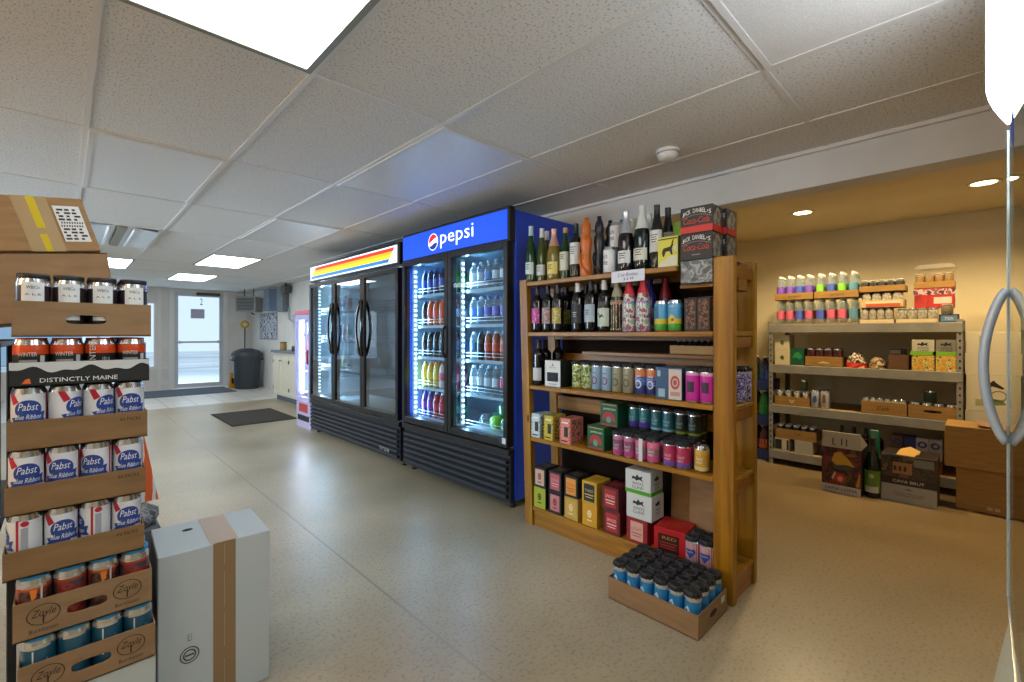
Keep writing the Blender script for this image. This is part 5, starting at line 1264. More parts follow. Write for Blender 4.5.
# orange and white packet leaning beside the stack, and a crumpled grey bag
b = MB(); b.X = None; OW = ART(['#d8602a', '#d8602a', '#d8602a', '#dcd8d0'], 9, .5, 'wave', 2.5, 'plaid')
b.add([(0, 0, 0), (.10, 0, 0), (.055, 0, .26), (0, 0, .30), (0, .05, 0), (.10, .05, 0), (.055, .04, .26), (0, .04, .30)], [(0, 1, 2, 3), (7, 6, 5, 4), (1, 5, 6, 2), (2, 6, 7, 3), (4, 0, 3, 7), (4, 5, 1, 0)], OW)
thing('snack_packet', 'orange and white packet leaning behind the can stack above the white box', 'packet', b, (.148, 2.14, .585), 0)
b = MB(); b.box(-.13, -.10, 0, .13, .12, .5, M('#5d6064', .7), .01, {'T': M('#50545a', .7)})
thing('grey_bin', 'dark grey bin behind the tall white box and the can stack', 'bin', b, (.12, 2.20, .0005), 0)
def crump():
    b = MB(); b.lathe([(0, 0), (.05, .0), (.062, .03), (.058, .055), (.03, .075), (0, .08)], ART(['#6a6e72', '#8f9498', '#4c5054'], 40, .5), 14)
    rr = random.Random(3); b.v = [(x * (1 + .25 * (rr.random() - .5)), y * (1 + .25 * (rr.random() - .5)), z * (1 + .2 * (rr.random() - .5))) for x, y, z in b.v]; return ('crumpled_bag', b, [])
spawn('crump', crump, 'crumpled grey plastic bag on the dark bin beside the can stack', 'bag', (.185, 2.15, .502), 0)

# ================================================================== ENTRANCE END
def mat_thing(name, label, x0, y0, x1, y1, m, border, bars):
    b = MB(); b.box(x0, y0, .001, x1, y1, .010, m, .003); o = thing(name, label, 'floor mat', b)
    c = MB()
    if bars:
        nx = 22
        for k in range(nx):
            y = y0 + .03 + (y1 - y0 - .06) * k / (nx - 1); c.box(x0 + .02, y - .008, .010, x1 - .02, y + .008, .014, border)
        part('tread', c, o)
    else:
        c.box(x0, y0, .010, x1, y0 + .04, .013, border, .001); c.box(x0, y1 - .04, .010, x1, y1, .013, border, .001); part('edging', c, o)
    return o
mat_thing('floor_mat', 'dark ribbed rubber mat on the concrete floor before the counter', 1.54, 6.78, 2.36, 8.0, M('#1f1d1a', .9), M('#514b44', .8), True)
mat_thing('door_mat', 'blue grey mat in front of the entrance door', 0.9, 10.85, 2.56, 12.05, M('#5f6b78', .95), M('#4c5663', .9), False)
# trash bin with shovel
t = thing('trash_bin', 'dark grey round trash bin with a lid in the entrance corner', 'trash bin', None, (2.87, 11.35, 0))
DG = M('#3c434a', .45)
b = MB(); b.lathe([(0, .01), (.22, 0), (.235, .02), (.285, .72), (.295, .74), (.28, .74)], DG, 26); part('body', b, t)
b = MB(); b.lathe([(.30, .715), (.305, .765), (.26, .83), (.12, .88), (0, .885)], DG, 26); part('lid', b, t)
for s in (-1, 1):
    b = MB(); b.tube([(s * .27, -.07, .62), (s * .315, -.05, .64), (s * .315, .05, .64), (s * .27, .07, .62)], .012, DG); part('handle', b, t)
t = thing('snow_shovel', 'snow shovel with a yellow grip standing behind the trash bin', 'shovel', None, (2.93, 11.78, 0))
b = MB(); b.tube([(0, 0, .25), (.03, .09, 1.34)], .016, M('#5c5f60', .5)); part('shaft', b, t)
YL = M('#d8a520', .45)
b = MB(); pts = [(.03 + .075 * math.cos(a), .09, 1.42 + .07 * math.sin(a)) for a in [2 * PI * k / 14 for k in range(14)]]; b.tube(pts, .024, YL, 8, True); b.tube([(.03, .09, 1.33), (.03, .09, 1.36)], .022, YL); part('grip', b, t)
b = MB(); b.box(-.2, -.03, .002, .2, -.005, .34, M('#2f3f58', .5), .005); part('blade', b, t)
b = MB(); b.add([(-.07, -.03, 0), (.07, -.03, 0), (.04, 0, .34), (-.04, 0, .34), (-.07, .05, 0), (.07, .05, 0), (.04, .02, .34), (-.04, .02, .34)], [(0, 1, 2, 3), (5, 4, 7, 6), (1, 5, 6, 2), (4, 0, 3, 7), (3, 2, 6, 7), (4, 5, 1, 0)], M('#d89a2a', .5))
t = thing('caution_sign', 'folded orange yellow floor sign beside the trash bin', 'sign', b, (2.655, 11.62, .001), .3)
b = MB(); b.rect(-.035, .1, .035, .22, M('#3a3018', .6), lambda u, v, q=0: (u, -.031 + .06 * v, v)); part('print', b, t)
# heater, electrical boxes and pipes on the right wall
t = thing('wall_heater', 'grey louvred unit heater hung in the corner by the entrance', 'heater', None, (2.94, 11.45, 1.86), math.radians(48))
HG = M('#9aa0a2', .45); b = MB(); b.box(-.16, -.22, -.17, .16, .22, .17, HG, .015); part('housing', b, t)
b = MB(); b.box(-.165, -.18, -.13, -.16, .18, .13, M('#2e3236', .6)); g_ = part('grille', b, t)
b = MB()
for k in range(8):
    z = -.115 + .031 * k; b.box(-.18, -.18, z, -.163, .18, z + .014, HG)
link('louvre', b.mesh('louvre'), g_)
b = MB(); b.tube([(0, .1, .17), (0, .1, .338)], .012, M('#5a5d60', .5)); b.tube([(0, -.1, .17), (0, -.1, .338)], .012, M('#5a5d60', .5)); part('hanger', b, t)
b = MB(); b.tube([(0, -.05, -.17), (.03, -.05, -.205), (.12, -.05, -.21)], .015, M('#4a4d50', .5)); part('pipe', b, t)
def ebox(label, y, z, w, h, d, c):
    t = thing('electrical_box', label, 'electrical box', None, (3.2 - d / 2 - .001, y, z)); b = MB(); b.box(-d / 2, -w / 2, -h / 2, d / 2, w / 2, h / 2, c, .006); part('housing', b, t)
    b = MB(); b.box(-d / 2 - .008, -w / 2 + .015, -h / 2 + .015, -d / 2, w / 2 - .015, h / 2 - .015, c, .004); dd = part('door', b, t)
    b = MB(); b.box(-d / 2 - .016, -w / 2 + .03, -.02, -d / 2 - .006, -w / 2 + .045, .02, SILVER); link('latch', b.mesh('latch'), dd)
ebox('blue grey electrical box on the wall nearer the corner heater', 10.55, 1.92, .34, .46, .16, M('#7486a0', .4))
ebox('grey electrical panel with pipes above the wall posters', 9.85, 1.90, .36, .5, .12, M('#6f7c84', .4))
for k, (y, z, lb) in enumerate(((9.62, 2.08, 'dark gas meter and valve at the ceiling above the posters'),)):
    t = thing('gas_meter', lb, 'meter', None, (3.10, y - .06, z)); b = MB(); b.box(-.07, -.1, -.08, .07, .1, .08, M('#4c5250', .5), .02); part('body', b, t); b = MB(); b.tube([(0, 0, .08), (0, 0, .119)], .02, M('#4c5250', .5)); part('pipe', b, t)
    b = MB(); b.tube([(0, -.05, -.08), (.0, -.05, -.3)], .015, M('#5a564a', .5)); part('pipe', b, t)
b = MB(); b.tube([(3.17, 9.6, 1.72), (3.17, 9.6, 1.50), (3.17, 9.4, 1.44), (3.17, 8.4, 1.46), (3.17, 8.1, 1.62), (3.17, 7.6, 1.74), (3.17, 7.118, 1.76)], .016, M('#b8bcc0', .4, .4), 10); thing('conduit_pipe', 'grey conduit pipe running along the right wall above the counter', 'pipe', b)
b = MB(); b.box(3.09, 6.9, 1.68, 3.199, 7.1, 1.86, M('#4a4e52', .5), .006); o = thing('junction_box', 'dark junction box on the wall above the slim lavender cooler', 'junction box', b)
# collage poster, notice, counter
PHA, PHB = yat(277, 3.19), yat(260, 3.19)
b = MB(); b.box(3.185, PHA, 1.08, 3.199, PHB, 1.66, M('#8a8d94', .6), .002); o = thing('photo_collage', 'wall board covered in black, white and blue photo prints', 'poster', b)
b = MB(); b.rect(PHA + .02, 1.1, PHB - .02, 1.64, ART(['#20242c', '#d8dce2', '#7a8cae', '#e8eaee', '#3c4660'], 12, .5), lambda u, v, q=0: (3.184, u, v)); part('print', b, o)
b = MB(); b.box(3.192, 9.2, 1.28, 3.199, 9.5, 1.62, M('#d8dade', .6)); o = thing('wall_notice', 'narrow white notice sheet beside the photo collage', 'notice', b)
b = MB(); b.text('HOURS\n9 - 9\nSUN\n10 - 6', 9.35, 1.45, .2, .26, M('#7a8090', .6), lambda u, v, q=0: (3.191, 18.7 - u, v)); part('print', b, o)
CY0, CY1, CX = 7.45, 9.15, 2.74
t = thing('base_cabinet', 'cream base cabinet with black hinges along the right wall', 'cabinet', None, (2.95, 8.3, 0)); cb = -Vector((2.95, 8.3, 0))
def cmb():
    m = MB(); m.X = Matrix.Translation(cb); return m
CRM = M('#d6d0bc', .5); b = cmb(); b.box(CX + .02, CY0, .10, 3.199, CY1, .865, CRM, .003); part('body', b, t)
b = cmb(); b.box(CX + .07, CY0 + .01, .0, 3.18, CY1 - .01, .1, M('#5a6470', .6)); part('toe_kick', b, t)
for k in range(4):
    a = CY0 + .02 + k * .42; b = cmb(); b.box(CX, a, .14, CX + .02, a + .395, .80, CRM, .005); d = part('door', b, t)
    b = cmb(); b.box(CX - .006, a + .06, .2, CX - .001, a + .335, .74, M('#cdc7b2', .5), .003); link('raised_panel', b.mesh('raised_panel'), d)
    b = cmb(); y = a + (.03 if k % 2 else .365); b.lathe([(.012, 0), (.014, .012), (0, .016)], BLACKM, 10, (CX - .004, y, .72)); link('knob', b.mesh('knob'), d)
    b = cmb(); y = a + (.385 if k % 2 else .0); b.box(CX - .006, y, .2, CX, y + .012, .26, BLACKM); b.box(CX - .006, y, .68, CX, y + .012, .74, BLACKM); link('hinge', b.mesh('hinge'), d)
b = MB(); b.box(CX - .03, CY0 - .02, .866, 3.199, CY1 + .02, .905, M('#5f6a78', .35), .006); thing('worktop', 'slate grey worktop on the cream base cabinet', 'worktop', b)
for y, c, c2, h, lb in ((8.95, '#a88a48', '#6a5a3a', .15, 'small tan jar with a lid on the grey worktop end'), (8.15, '#c8c89a', '#2a2c34', .16, 'pale tub on a dark base on the grey worktop'), (8.35, '#2c3038', '#d8b030', .10, 'dark low tub with yellow lid on the grey worktop')):
    b = MB(); b.lathe([(0, 0), (.05, 0), (.055, .01), (.055, h * .8), (.05, h * .85)], M(c, .5), 16); o = thing('jar', lb, 'jar', b, (2.86, y, .906)); b = MB(); b.lathe([(.056, h * .82), (.056, h), (0, h + .002)], M(c2, .5), 16); part('lid', b, o)
b = MB(); b.box(-.05, -.04, -.06, .05, .04, .06, M('#1c1e22', .5), .01); o = thing('wall_phone', 'small black wall phone above the worktop beside the slim cooler', 'phone', b, (3.148, 7.55, 1.28))
b = MB(); b.tube([(-.055, 0, -.05), (-.07, 0, 0), (-.055, 0, .05)], .014, BLACK); part('handset', b, o)

# ---- cash-counter side of the room (unseen, added for the coolers to reflect)
t = thing('added_cash_counter', 'long pale unseen cash counter added along the left wall for reflections', 'counter', None, (-1.9, 5.6, 0))
b = MB(); b.box(-.25, -1.9, 0, .25, 1.9, .95, M('#c9c2b2', .5), .006); part('body', b, t)
b = MB(); b.box(-.30, -1.95, .952, .30, 1.95, .99, M('#3a3c40', .35), .006); part('worktop', b, t)
b = MB(); b.box(.251, -1.85, .02, .26, 1.85, .14, M('#2a2c30', .5)); part('kick_plate', b, t)
b = MB(); b.box(-2.49, 2.2, 1.0, -2.46, 3.1, 1.9, M('#2f5fb0', .5), .004); o = thing('added_wall_banner', 'unseen blue and white banner added on the left wall for reflections', 'banner', b)
b = MB(); b.rect(2.25, 1.5, 3.05, 1.7, WHITE, lambda u, v, q=0: (-2.459, u, v)); part('print', b, o)

# ================================================================== ALCOVE: METAL SHELVING AND STOCK
MX0, MX1, MY0, MY1 = 4.70, 5.24, .105, 1.40
ms = thing('metal_shelving', 'grey steel shelving unit with drilled posts against the cream wall', 'shelving', None, (4.97, .755, 0)); mo = -Vector((4.97, .755, 0))
def mmb():
    m = MB(); m.X = Matrix.Translation(mo); return m
for x in (MX0, MX1 - .036):
    for y in (MY0, MY1 - .036):
        b = mmb(); yy = y if y == MY0 else y
        b.box(x, y, 0, x + .036, y + .003, 1.31, STEEL) if y == MY0 else b.box(x, y + .033, 0, x + .036, y + .036, 1.31, STEEL)
        b.box(x, y, 0, x + .003, y + .036, 1.31, STEEL) if x == MX0 else b.box(x + .033, y, 0, x + .036, y + .036, 1.31, STEEL)
        ps = part('post', b, ms)
        if x == MX0:
            b = mmb()
            for k in range(25): b.disc(y + .018, .05 + k * .05, .0062, .010, M('#16150f', .8), lambda u, v, q=0: (MX0 - .0006, u, v), 10)
            link('slot_hole', b.mesh('slot_hole'), ps)
MZ = [1.287, .918, .55, .13]
for z in MZ:
    b = mmb(); b.box(MX0 - .004, MY0 + .002, z - .075, MX0 + .01, MY1 - .002, z, STEEL, .003); part('front_beam', b, ms)
    b = mmb(); b.box(MX1 - .01, MY0 + .002, z - .075, MX1 + .004, MY1 - .002, z, STEEL, .003); part('back_beam', b, ms)
    for y in (MY0 + .003, MY1 - .015): b = mmb(); b.box(MX0 + .012, y, z - .06, MX1 - .012, y + .012, z - .004, STEEL, .002); part('side_beam', b, ms)
    b = mmb(); b.box(MX0 + .011, MY0 + .016, z - .014, MX1 - .011, MY1 - .016, z - .002, TEX('chipboard', '#9a7a4c', '#b08e5a', 60, .8)); part('deck_board', b, ms)
def spn(l, r, x): return (yat(l, x) + yat(r, x)) / 2, yat(l, x) - yat(r, x) - .004
def msp(key, bld, lb, cat, px, x, z, rz=0, group=None, y=None): return spawn(key, bld, lb, cat, (x, yat(px, x) if y is None else y, z + .0005), RZ + rz, group)
S1 = MZ[0]
# flavoured water, two layers
WV = {'violet': '#7a50b8', 'green': '#86c83a', 'blue': '#4a5ec0', 'pink': '#d8607a', 'teal': '#5a90a8'}
def wbot(c): return drink('sport', '#ffffff', WV[c], '#e6e2da', clear=True, lab=(.045, .12, 180), name='water_bottle')
def propel(p, fr): p.text('propel', .01, .028, .10, .030, M('#33302c', .6), fr, .3)
LOW = ((774.5, 813, 'first', ['pink', 'pink', 'blue', 'pink'], ['violet', 'violet', 'blue', 'violet']), (814, 858.5, 'second', ['blue', 'pink', 'pink', 'teal'], ['green', 'blue', 'green', 'teal']))
for l, r_, nm, lo_, up_ in LOW:
    yc, w = spn(l, r_, MX0 + .02)
    spawn('lowtray' + nm, tray_b(w, .20, .012, CARDO, False, name='bottle_tray'), f'low brown tray under the {nm} lower group of water bottles on the metal shelving', 'tray', (MX0 + .12, yc, S1 + .0005), RZ)
    spawn('uptray' + nm, tray_b(w, .20, .062, CARDO, False, propel, name='bottle_tray'), f'brown tray with script lettering, {nm} upper water tray on the metal shelving', 'tray', (MX0 + .12, yc, S1 + .222), RZ)
    for cols, z, ul in ((lo_, S1 + .004, 'lower'), (up_, S1 + .2255, 'upper')):
        for r in range(3):
            for i, c in enumerate(cols):
                spawn('w' + c, wbot(c), f'{c} labelled water bottle, {ORD[i]} across, {ORD[r]} row, {nm} {ul} tray', 'bottle', (MX0 + .055 + r * .062, yc + (w - .076) * (.5 - i / 3), z), RZ, f'water bottles in the {nm} {ul} tray')
# stack of canned-drink trays
PALEC = [(1, ART(['#b0a894', '#8f8a78', '#c8c0ac'], 30, .35))]
def tray_cans(ykey, px, z, x, w, d, th, tm, n, rows, R, H, bands, lid, tlab, clab, grp, prints=None, slot=False, cprint=None, y=None, stagger=0):
    yc, w = spn(px[0], px[1], x - d / 2)
    R = min(R, (w - .012) / (2 * n) - .0006)
    spawn('tr' + ykey, tray_b(w, d, th, tm, slot, prints), tlab, 'tray', (x, yc, z + .0005), RZ)
    for r in range(rows):
        for i in range(n):
            spawn('ca' + ykey, can(R, H, bands, None, cprint, 16, lid), f'{clab}, {ORD[i]} across, {ORD[r]} row', 'can', (x - d / 2 + R + .006 + r * (2 * R + .001), yc + (w / 2 - R - .006) - (w - 2 * R - .012) * i / max(1, n - 1), z + .004), RZ, grp)
    return yc
PB = lambda p, fr: p.rect(-.02, .02, .03, .03, M('#a8382a', .5), fr)
tray_cans('k1', (859.5, 894), S1, MX0 + .15, .25, .22, .03, M('#c9b890', .6), 4, 2, .033, .122, PALEC, None, 'pale low tray of cans at the base of the can pile on the metal shelving', 'pale can in the lowest tray of the middle pile', 'pale cans in the lowest tray')
def redprint(p, fr): p.rect(-.10, .006, .12, .030, M('#c2583a', .5), fr); p.rect(-.10, .034, .12, .05, M('#d8c8a8', .5), fr)
tray_cans('k2', (860, 903.5), S1 + .128, MX0 + .15, .28, .22, .062, M('#c9a878', .6), 4, 2, .033, .122, PALEC, None, 'tray with red print, second in the can pile on the metal shelving', 'pale can in the red-printed tray', 'pale cans in the red-printed tray', redprint)
tray_cans('k3', (859, 905), S1 + .256, MX0 + .15, .285, .22, .05, CARDO, 5, 2, .027, .095, [(1, M('#3a3a34', .4))], M('#d0d0c8', .4), 'brown tray of small dark cans on top of the can pile on the metal shelving', 'small dark can in the topmost tray of the pile', 'small dark cans on the pile')
tray_cans('k4', (895.5, 939), S1, MX0 + .15, .27, .22, .03, M('#c9b890', .6), 4, 2, .033, .11, PALEC, None, 'pale low tray of cans under the red case on the metal shelving', 'pale can under the red case', 'pale cans under the red case')
# shrink-wrapped red case with brown tray above
yc, rw = spn(914, 954.5, MX0 + .10)
spawn('redcase', carton_b(rw, .2, .15, {'*': M('#a82a20', .45)}, lambda p, F: (p.rect(.0, .03, .10, .08, M('#d8b8a8', .4), F('F')), p.rect(-.12, .10, .12, .145, ART(['#4a2a30', '#c8a0a0', '#7a4a50'], 26, .4), F('F')))), 'red shrink-wrapped case on the metal shelving top', 'case', (MX0 + .20, yc, S1 + .1165), RZ)
tray_cans('k5', (913.5, 955), S1 + .268, MX0 + .20, .25, .2, .05, CARDO, 4, 2, .03, .11, [(1, M('#8a6a40', .4))], M('#b89a68', .4), 'brown shrink-wrapped tray on the red case', 'brown can inside the shrink-wrapped top tray', 'brown cans in the wrapped tray')
b = MB(); b.box(-.125, -.11, 0, .125, .11, .065, SHRINK, .03); spawn_o = thing('shrink_wrap', 'crinkled clear plastic wrap over the brown tray on the red case', 'plastic wrap', b, (MX0 + .20, yc, S1 + .390), RZ)
def blk(p, F): p.rect(-.045, .006, .045, .05, M('#5a7a98', .5), F('F')); p.text('TEA', 0, .028, .05, .02, M('#d0d8e0', .5), lambda u, v, q=0: F('F')(u, v, .0004))
spawn('blkp', carton_b(.11, .08, .06, {'*': M('#22262c', .4)}, blk), 'small dark box with a blue label at the end of the metal shelving top', 'carton', (MX0 + .05, yat(949, MX0 + .02), S1 + .0005), RZ)
spawn('jarp', can(.035, .075, [(1, M('#7a6a50', .4))], None, None, 16, M('#b0a890', .4)), 'small tan canister standing on the dark box on the metal shelving', 'canister', (MX0 + .055, yat(947, MX0 + .02), S1 + .061), RZ)
# second shelf of the metal unit
S2 = MZ[1]
def white_g(p, F): p.flat([(-.02, .06), (.0, .09), (.02, .07), (.01, .04)], M('#4a5a2a', .5), F('F')); p.rect(-.03, .02, .0, .035, M('#c8b8a0', .5), F('F'))
YW, WW = spn(774.5, 789.5, MX0 + .03)
for dz, nm in ((0, 'lower'), (.136, 'upper')):
    msp('wg', carton_b(WW, .16, .135, {'*': M('#c9bc94', .5)}, white_g), f'cream carton with olive print, {nm} one beside the left post of the metal shelving', 'carton', 0, MX0 + .11, S2 + dz, y=YW)
YW, WW = spn(790.2, 804.5, MX0 + .05)
msp('grn', carton_b(WW, .14, .15, {'*': M('#12502a', .4), 'R': M('#0d3a1f', .4)}, lambda p, F: p.flat([(-.04, .06), (-.02, .11), (.01, .12), (.04, .08), (.02, .05), (-.01, .07)], M('#2a8a4a', .5), F('F'))), 'dark green carton beside the cream cartons on the metal shelving', 'carton', 0, MX0 + .12, S2, y=YW)
tray_cans('m1', (805, 842), S2, MX0 + .13, .27, .2, .085, CARDO, 4, 2, .031, .155, [(1, ART(['#2a1418', '#141416', '#6a1f24', '#1a1a2a'], 22, .4))], BLACKM, 'brown tray of dark bottles and cans on the second level of the metal shelving', 'dark can on the second level of the metal shelving', 'dark cans on the second level', lambda p, fr: p.flat([(-.04, .03), (0, .045), (.05, .03), (.05, .025), (-.04, .025)], M('#c9a868', .6), fr))
def bag(c1, c2, key, w, h):
    def f():
        b = MB(); rr = random.Random(len(key)); n, m = 10, 6; V, F = [], []
        prof = lambda u: (math.sin(PI * u) ** .5)
        rows = []
        for j in range(m + 1):
            z = h * j / m; sc = max(.5, (1 - (j / m) ** 3) ** .5)
            for i in range(n):
                a = 2 * PI * i / n; k = 1 + .22 * (rr.random() - .5)
                V.append((w / 2 * sc * k * math.cos(a), .07 * sc * k * math.sin(a), z + (.012 * (rr.random() - .5) if 0 < j < m else 0)))
        for j in range(m):
            for i in range(n): F.append((j * n + i, j * n + (i + 1) % n, (j + 1) * n + (i + 1) % n, (j + 1) * n + i))
        F += [tuple(range(n - 1, -1, -1)), tuple(m * n + i for i in range(n))]
        nf = len(F); b.add(V, F, [c1 if k < n * 2 else c2 for k in range(nf)]); return ('plastic_bag', b, [])
    return f
msp('bag', bag(M('#c8321e', .35), ART(['#b8a888', '#6a5a44', '#d8ccb4', '#3a3028'], 18, .25), 'bagred', .140, .125), 'open bag with red lower half and crumpled clear top on the metal shelving', 'bag', 856.5, MX0 + .10, S2)
msp('bag2', bag(ART(['#8a7050', '#b09468', '#5a4430'], 18, .3), ART(['#a89068', '#5a4838', '#c8b894'], 18, .25), 'bagtan', .115, .095), 'crumpled tan wrapped bag beside the red bag on the metal shelving', 'bag', 878, MX0 + .10, S2)
msp('brn', carton_b(.125, .2, .115, {'*': M('#5a3a22', .6)}, lambda p, F: p.rect(-.05, .02, .05, .1, M('#5f3f26', .6), F('F'))), 'dark brown carton behind the tan bag on the metal shelving', 'carton', 900, MX0 + .14, S2)
msp('brnlid', carton_b(.10, .09, .045, {'*': M('#1c1e22', .5)}, lambda p, F: p.rect(-.045, .008, .02, .038, M('#b0a88c', .5), F('F'))), 'small black box with pale label on the dark brown carton', 'carton', 898, MX0 + .12, S2 + .116)
def claw2(g_): return lambda p, F: (claw(p, F), p.rect(-.075, .0, .075, .03, M('#7ab32c', .5), lambda u, v, q=0: F('F')(u, v, .0003)))
FRUIT = ART(['#d8b02a', '#c8882a', '#e0d090', '#3a2a1a', '#d8c040'], 24, .4, 'noise', 1.2)
for i, (px, nm) in enumerate((((911.5, 934.8), 'nearer the brown carton'), ((935.3, 958), 'by the drilled post'))):
    YW, WW = spn(*px, MX0 + .015)
    msp('fr' + str(i), carton_b(WW, .15, .118, {'*': FRUIT}), f'yellow fruit-patterned carton {nm} on the metal shelving', 'carton', 0, MX0 + .09, S2, y=YW)
    msp('cl' + str(i), carton_b(WW, .15, .118, {'*': M(('#b9b49c', '#7d786a')[i], .5)}, claw2(1)), f'{("white", "grey")[i]} carton with green band on the fruit-patterned carton {nm}', 'carton', 0, MX0 + .09, S2 + .119, y=YW)
# third shelf
S3 = MZ[2]
def leafp(p, fr): p.flat([(-.02, .045), (-.008, .055), (0, .03), (.01, .055), (.024, .045), (.008, .025), (-.006, .02)], M('#c8a878', .6), fr)
tray_cans('s3a', (774.5, 810), S3, MX0 + .13, .25, .2, .08, CARDO, 4, 2, .031, .125, [(1, ART(['#c8c0b0', '#8a8478', '#4a4440'], 24, .4))], M('#d8d4cc', .4), 'brown tray of pale cans at the post end of the third metal shelf', 'pale can at the post end of the third metal shelf', 'pale cans on the third metal shelf', leafp)
msp('tallg', can(.030, .10, [(1, M('#6a7448', .4))], None, None, 16), 'olive tall can standing above the tray on the third metal shelf', 'can', 804, MX0 + .17, S3 + .130)
for i, px in enumerate((815.5, 825)):
    msp('sr' + str(i), can(.033, .157, [(1, M('#b4b8bc', .3, .3))], None, lambda p, fr: p.flat([(-.02, .06), (-.01, .1), (.012, .11), (.018, .06), (0, .04)], M('#2f4a8a', .4), fr) if i == 0 else p.flat([(-.016, .05), (-.01, .12), (.01, .12), (.014, .05)], M('#7a4a40', .4), fr), 18), f'silver tall can with {"blue" if i == 0 else "bronze"} emblem on the third metal shelf', 'can', px, MX0 + .05, S3)
for i, px in enumerate((815.5, 825)):
    msp('sr2', can(.033, .157, [(1, M('#8a98a8', .3, .3))], None, None, 18), f'silver tall can in the second row behind the {"blue" if i == 0 else "bronze"} emblem can', 'can', px + 1.5, MX0 + .13, S3)
CORK = lambda p, fr: p.text('Cask', .0, .05, .08, .03, M('#20180e', .7), fr, .3)
tray_cans('s3b', (861, 907), S3, MX0 + .12, .275, .2, .1, CARDO, 6, 2, .0215, .125, [(1, M('#b0a890', .35))], ALU, 'brown tray with dark script on the third metal shelf', 'slim pale can in the script tray on the third metal shelf', 'slim pale cans in the script tray', CORK)
tray_cans('s3c', (908, 958.5), S3, MX0 + .12, .29, .2, .1, CARDO, 4, 2, .031, .115, [(1, M('#24242a', .4))], M('#8a8a88', .4), 'brown tray with a dark hand hole by the drilled post on the third metal shelf', 'dark can in the hand-hole tray on the third metal shelf', 'dark cans in the hand-hole tray', None, (0, .058, .05, .010))
msp('olg', can(.04, .11, [(1, M('#5c6a4a', .5))], None, None, 16), 'olive green tub behind the hand-hole tray on the third metal shelf', 'tub', 930, MX0 + .28, S3 + .09)
msp('plnk', carton_b(.2, .1, .09, {'*': M('#6a6a6a', .6)}), 'grey box behind the hand-hole tray on the third metal shelf', 'carton', 930, MX0 + .28, S3)
# bottom level
S4 = MZ[3]
msp('bt1', carton_b(.118, .2, .11, {'*': M('#b8ac94', .6)}, lambda p, F: (p.rect(-.055, .01, .0, .1, M('#1a1412', .6), F('F')), p.rect(.04, .01, .057, .1, M('#1a1412', .6), F('F')))), 'black and cream carton on the bottom level of the metal shelving', 'carton', 785, MX0 + .12, S4)
msp('bt2', carton_b(.14, .2, .11, {'*': M('#a8a090', .6)}), 'plain pale carton on the bottom level of the metal shelving', 'carton', 806.5, MX0 + .12, S4)
tray_cans('s4', (775.5, 816.5), S4 + .111, MX0 + .125, .27, .2, .09, CARDO, 5, 2, .0262, .125, [(1, M('#3a3c40', .4))], M('#c8ccd0', .3), 'brown tray of dark cans on the bottom level of the metal shelving', 'dark can on the bottom level of the metal shelving', 'dark cans on the bottom level', lambda p, fr: p.text('CW', .02, .05, .05, .016, M('#33240f', .7), fr))
for i, (px, c, nm) in enumerate(((898, '#6a4a30', 'brown'), (910.5, '#2a3468', 'navy'), (923, '#b8b4b4', 'white'), (936, '#a8a4a4', 'pale'))):
    msp('b4' + nm, carton_b(.072, .12, .16, {'*': M(c, .5)}, lambda p, F: p.disc(0, .11, .028, .026, M('#2a3a7a', .5), F('F'), 18, .5)), f'{nm} can carton behind the sparkling wine case on the bottom metal shelf', 'carton', px, MX0 + .12, S4 + .1)
    msp('b4r' + nm, carton_b(.072, .12, .099, {'*': M('#7a2a28' if i > 1 else '#3a2a24', .5)}), f'dark carton under the {nm} can carton on the bottom metal shelf', 'carton', px, MX0 + .12, S4)
for i, px in enumerate((842, 854, 866, 878)):
    msp('dkb', bottle('wine', DRK, M('#3a4a30', .5), M('#1c2420', .4), (.05, .13, 70)), f'dark bottle, {ORD[i]} of the row standing behind the fruit-painted box', 'bottle', px, MX0 + .08, S4, 0, 'dark bottles on the bottom metal shelf')
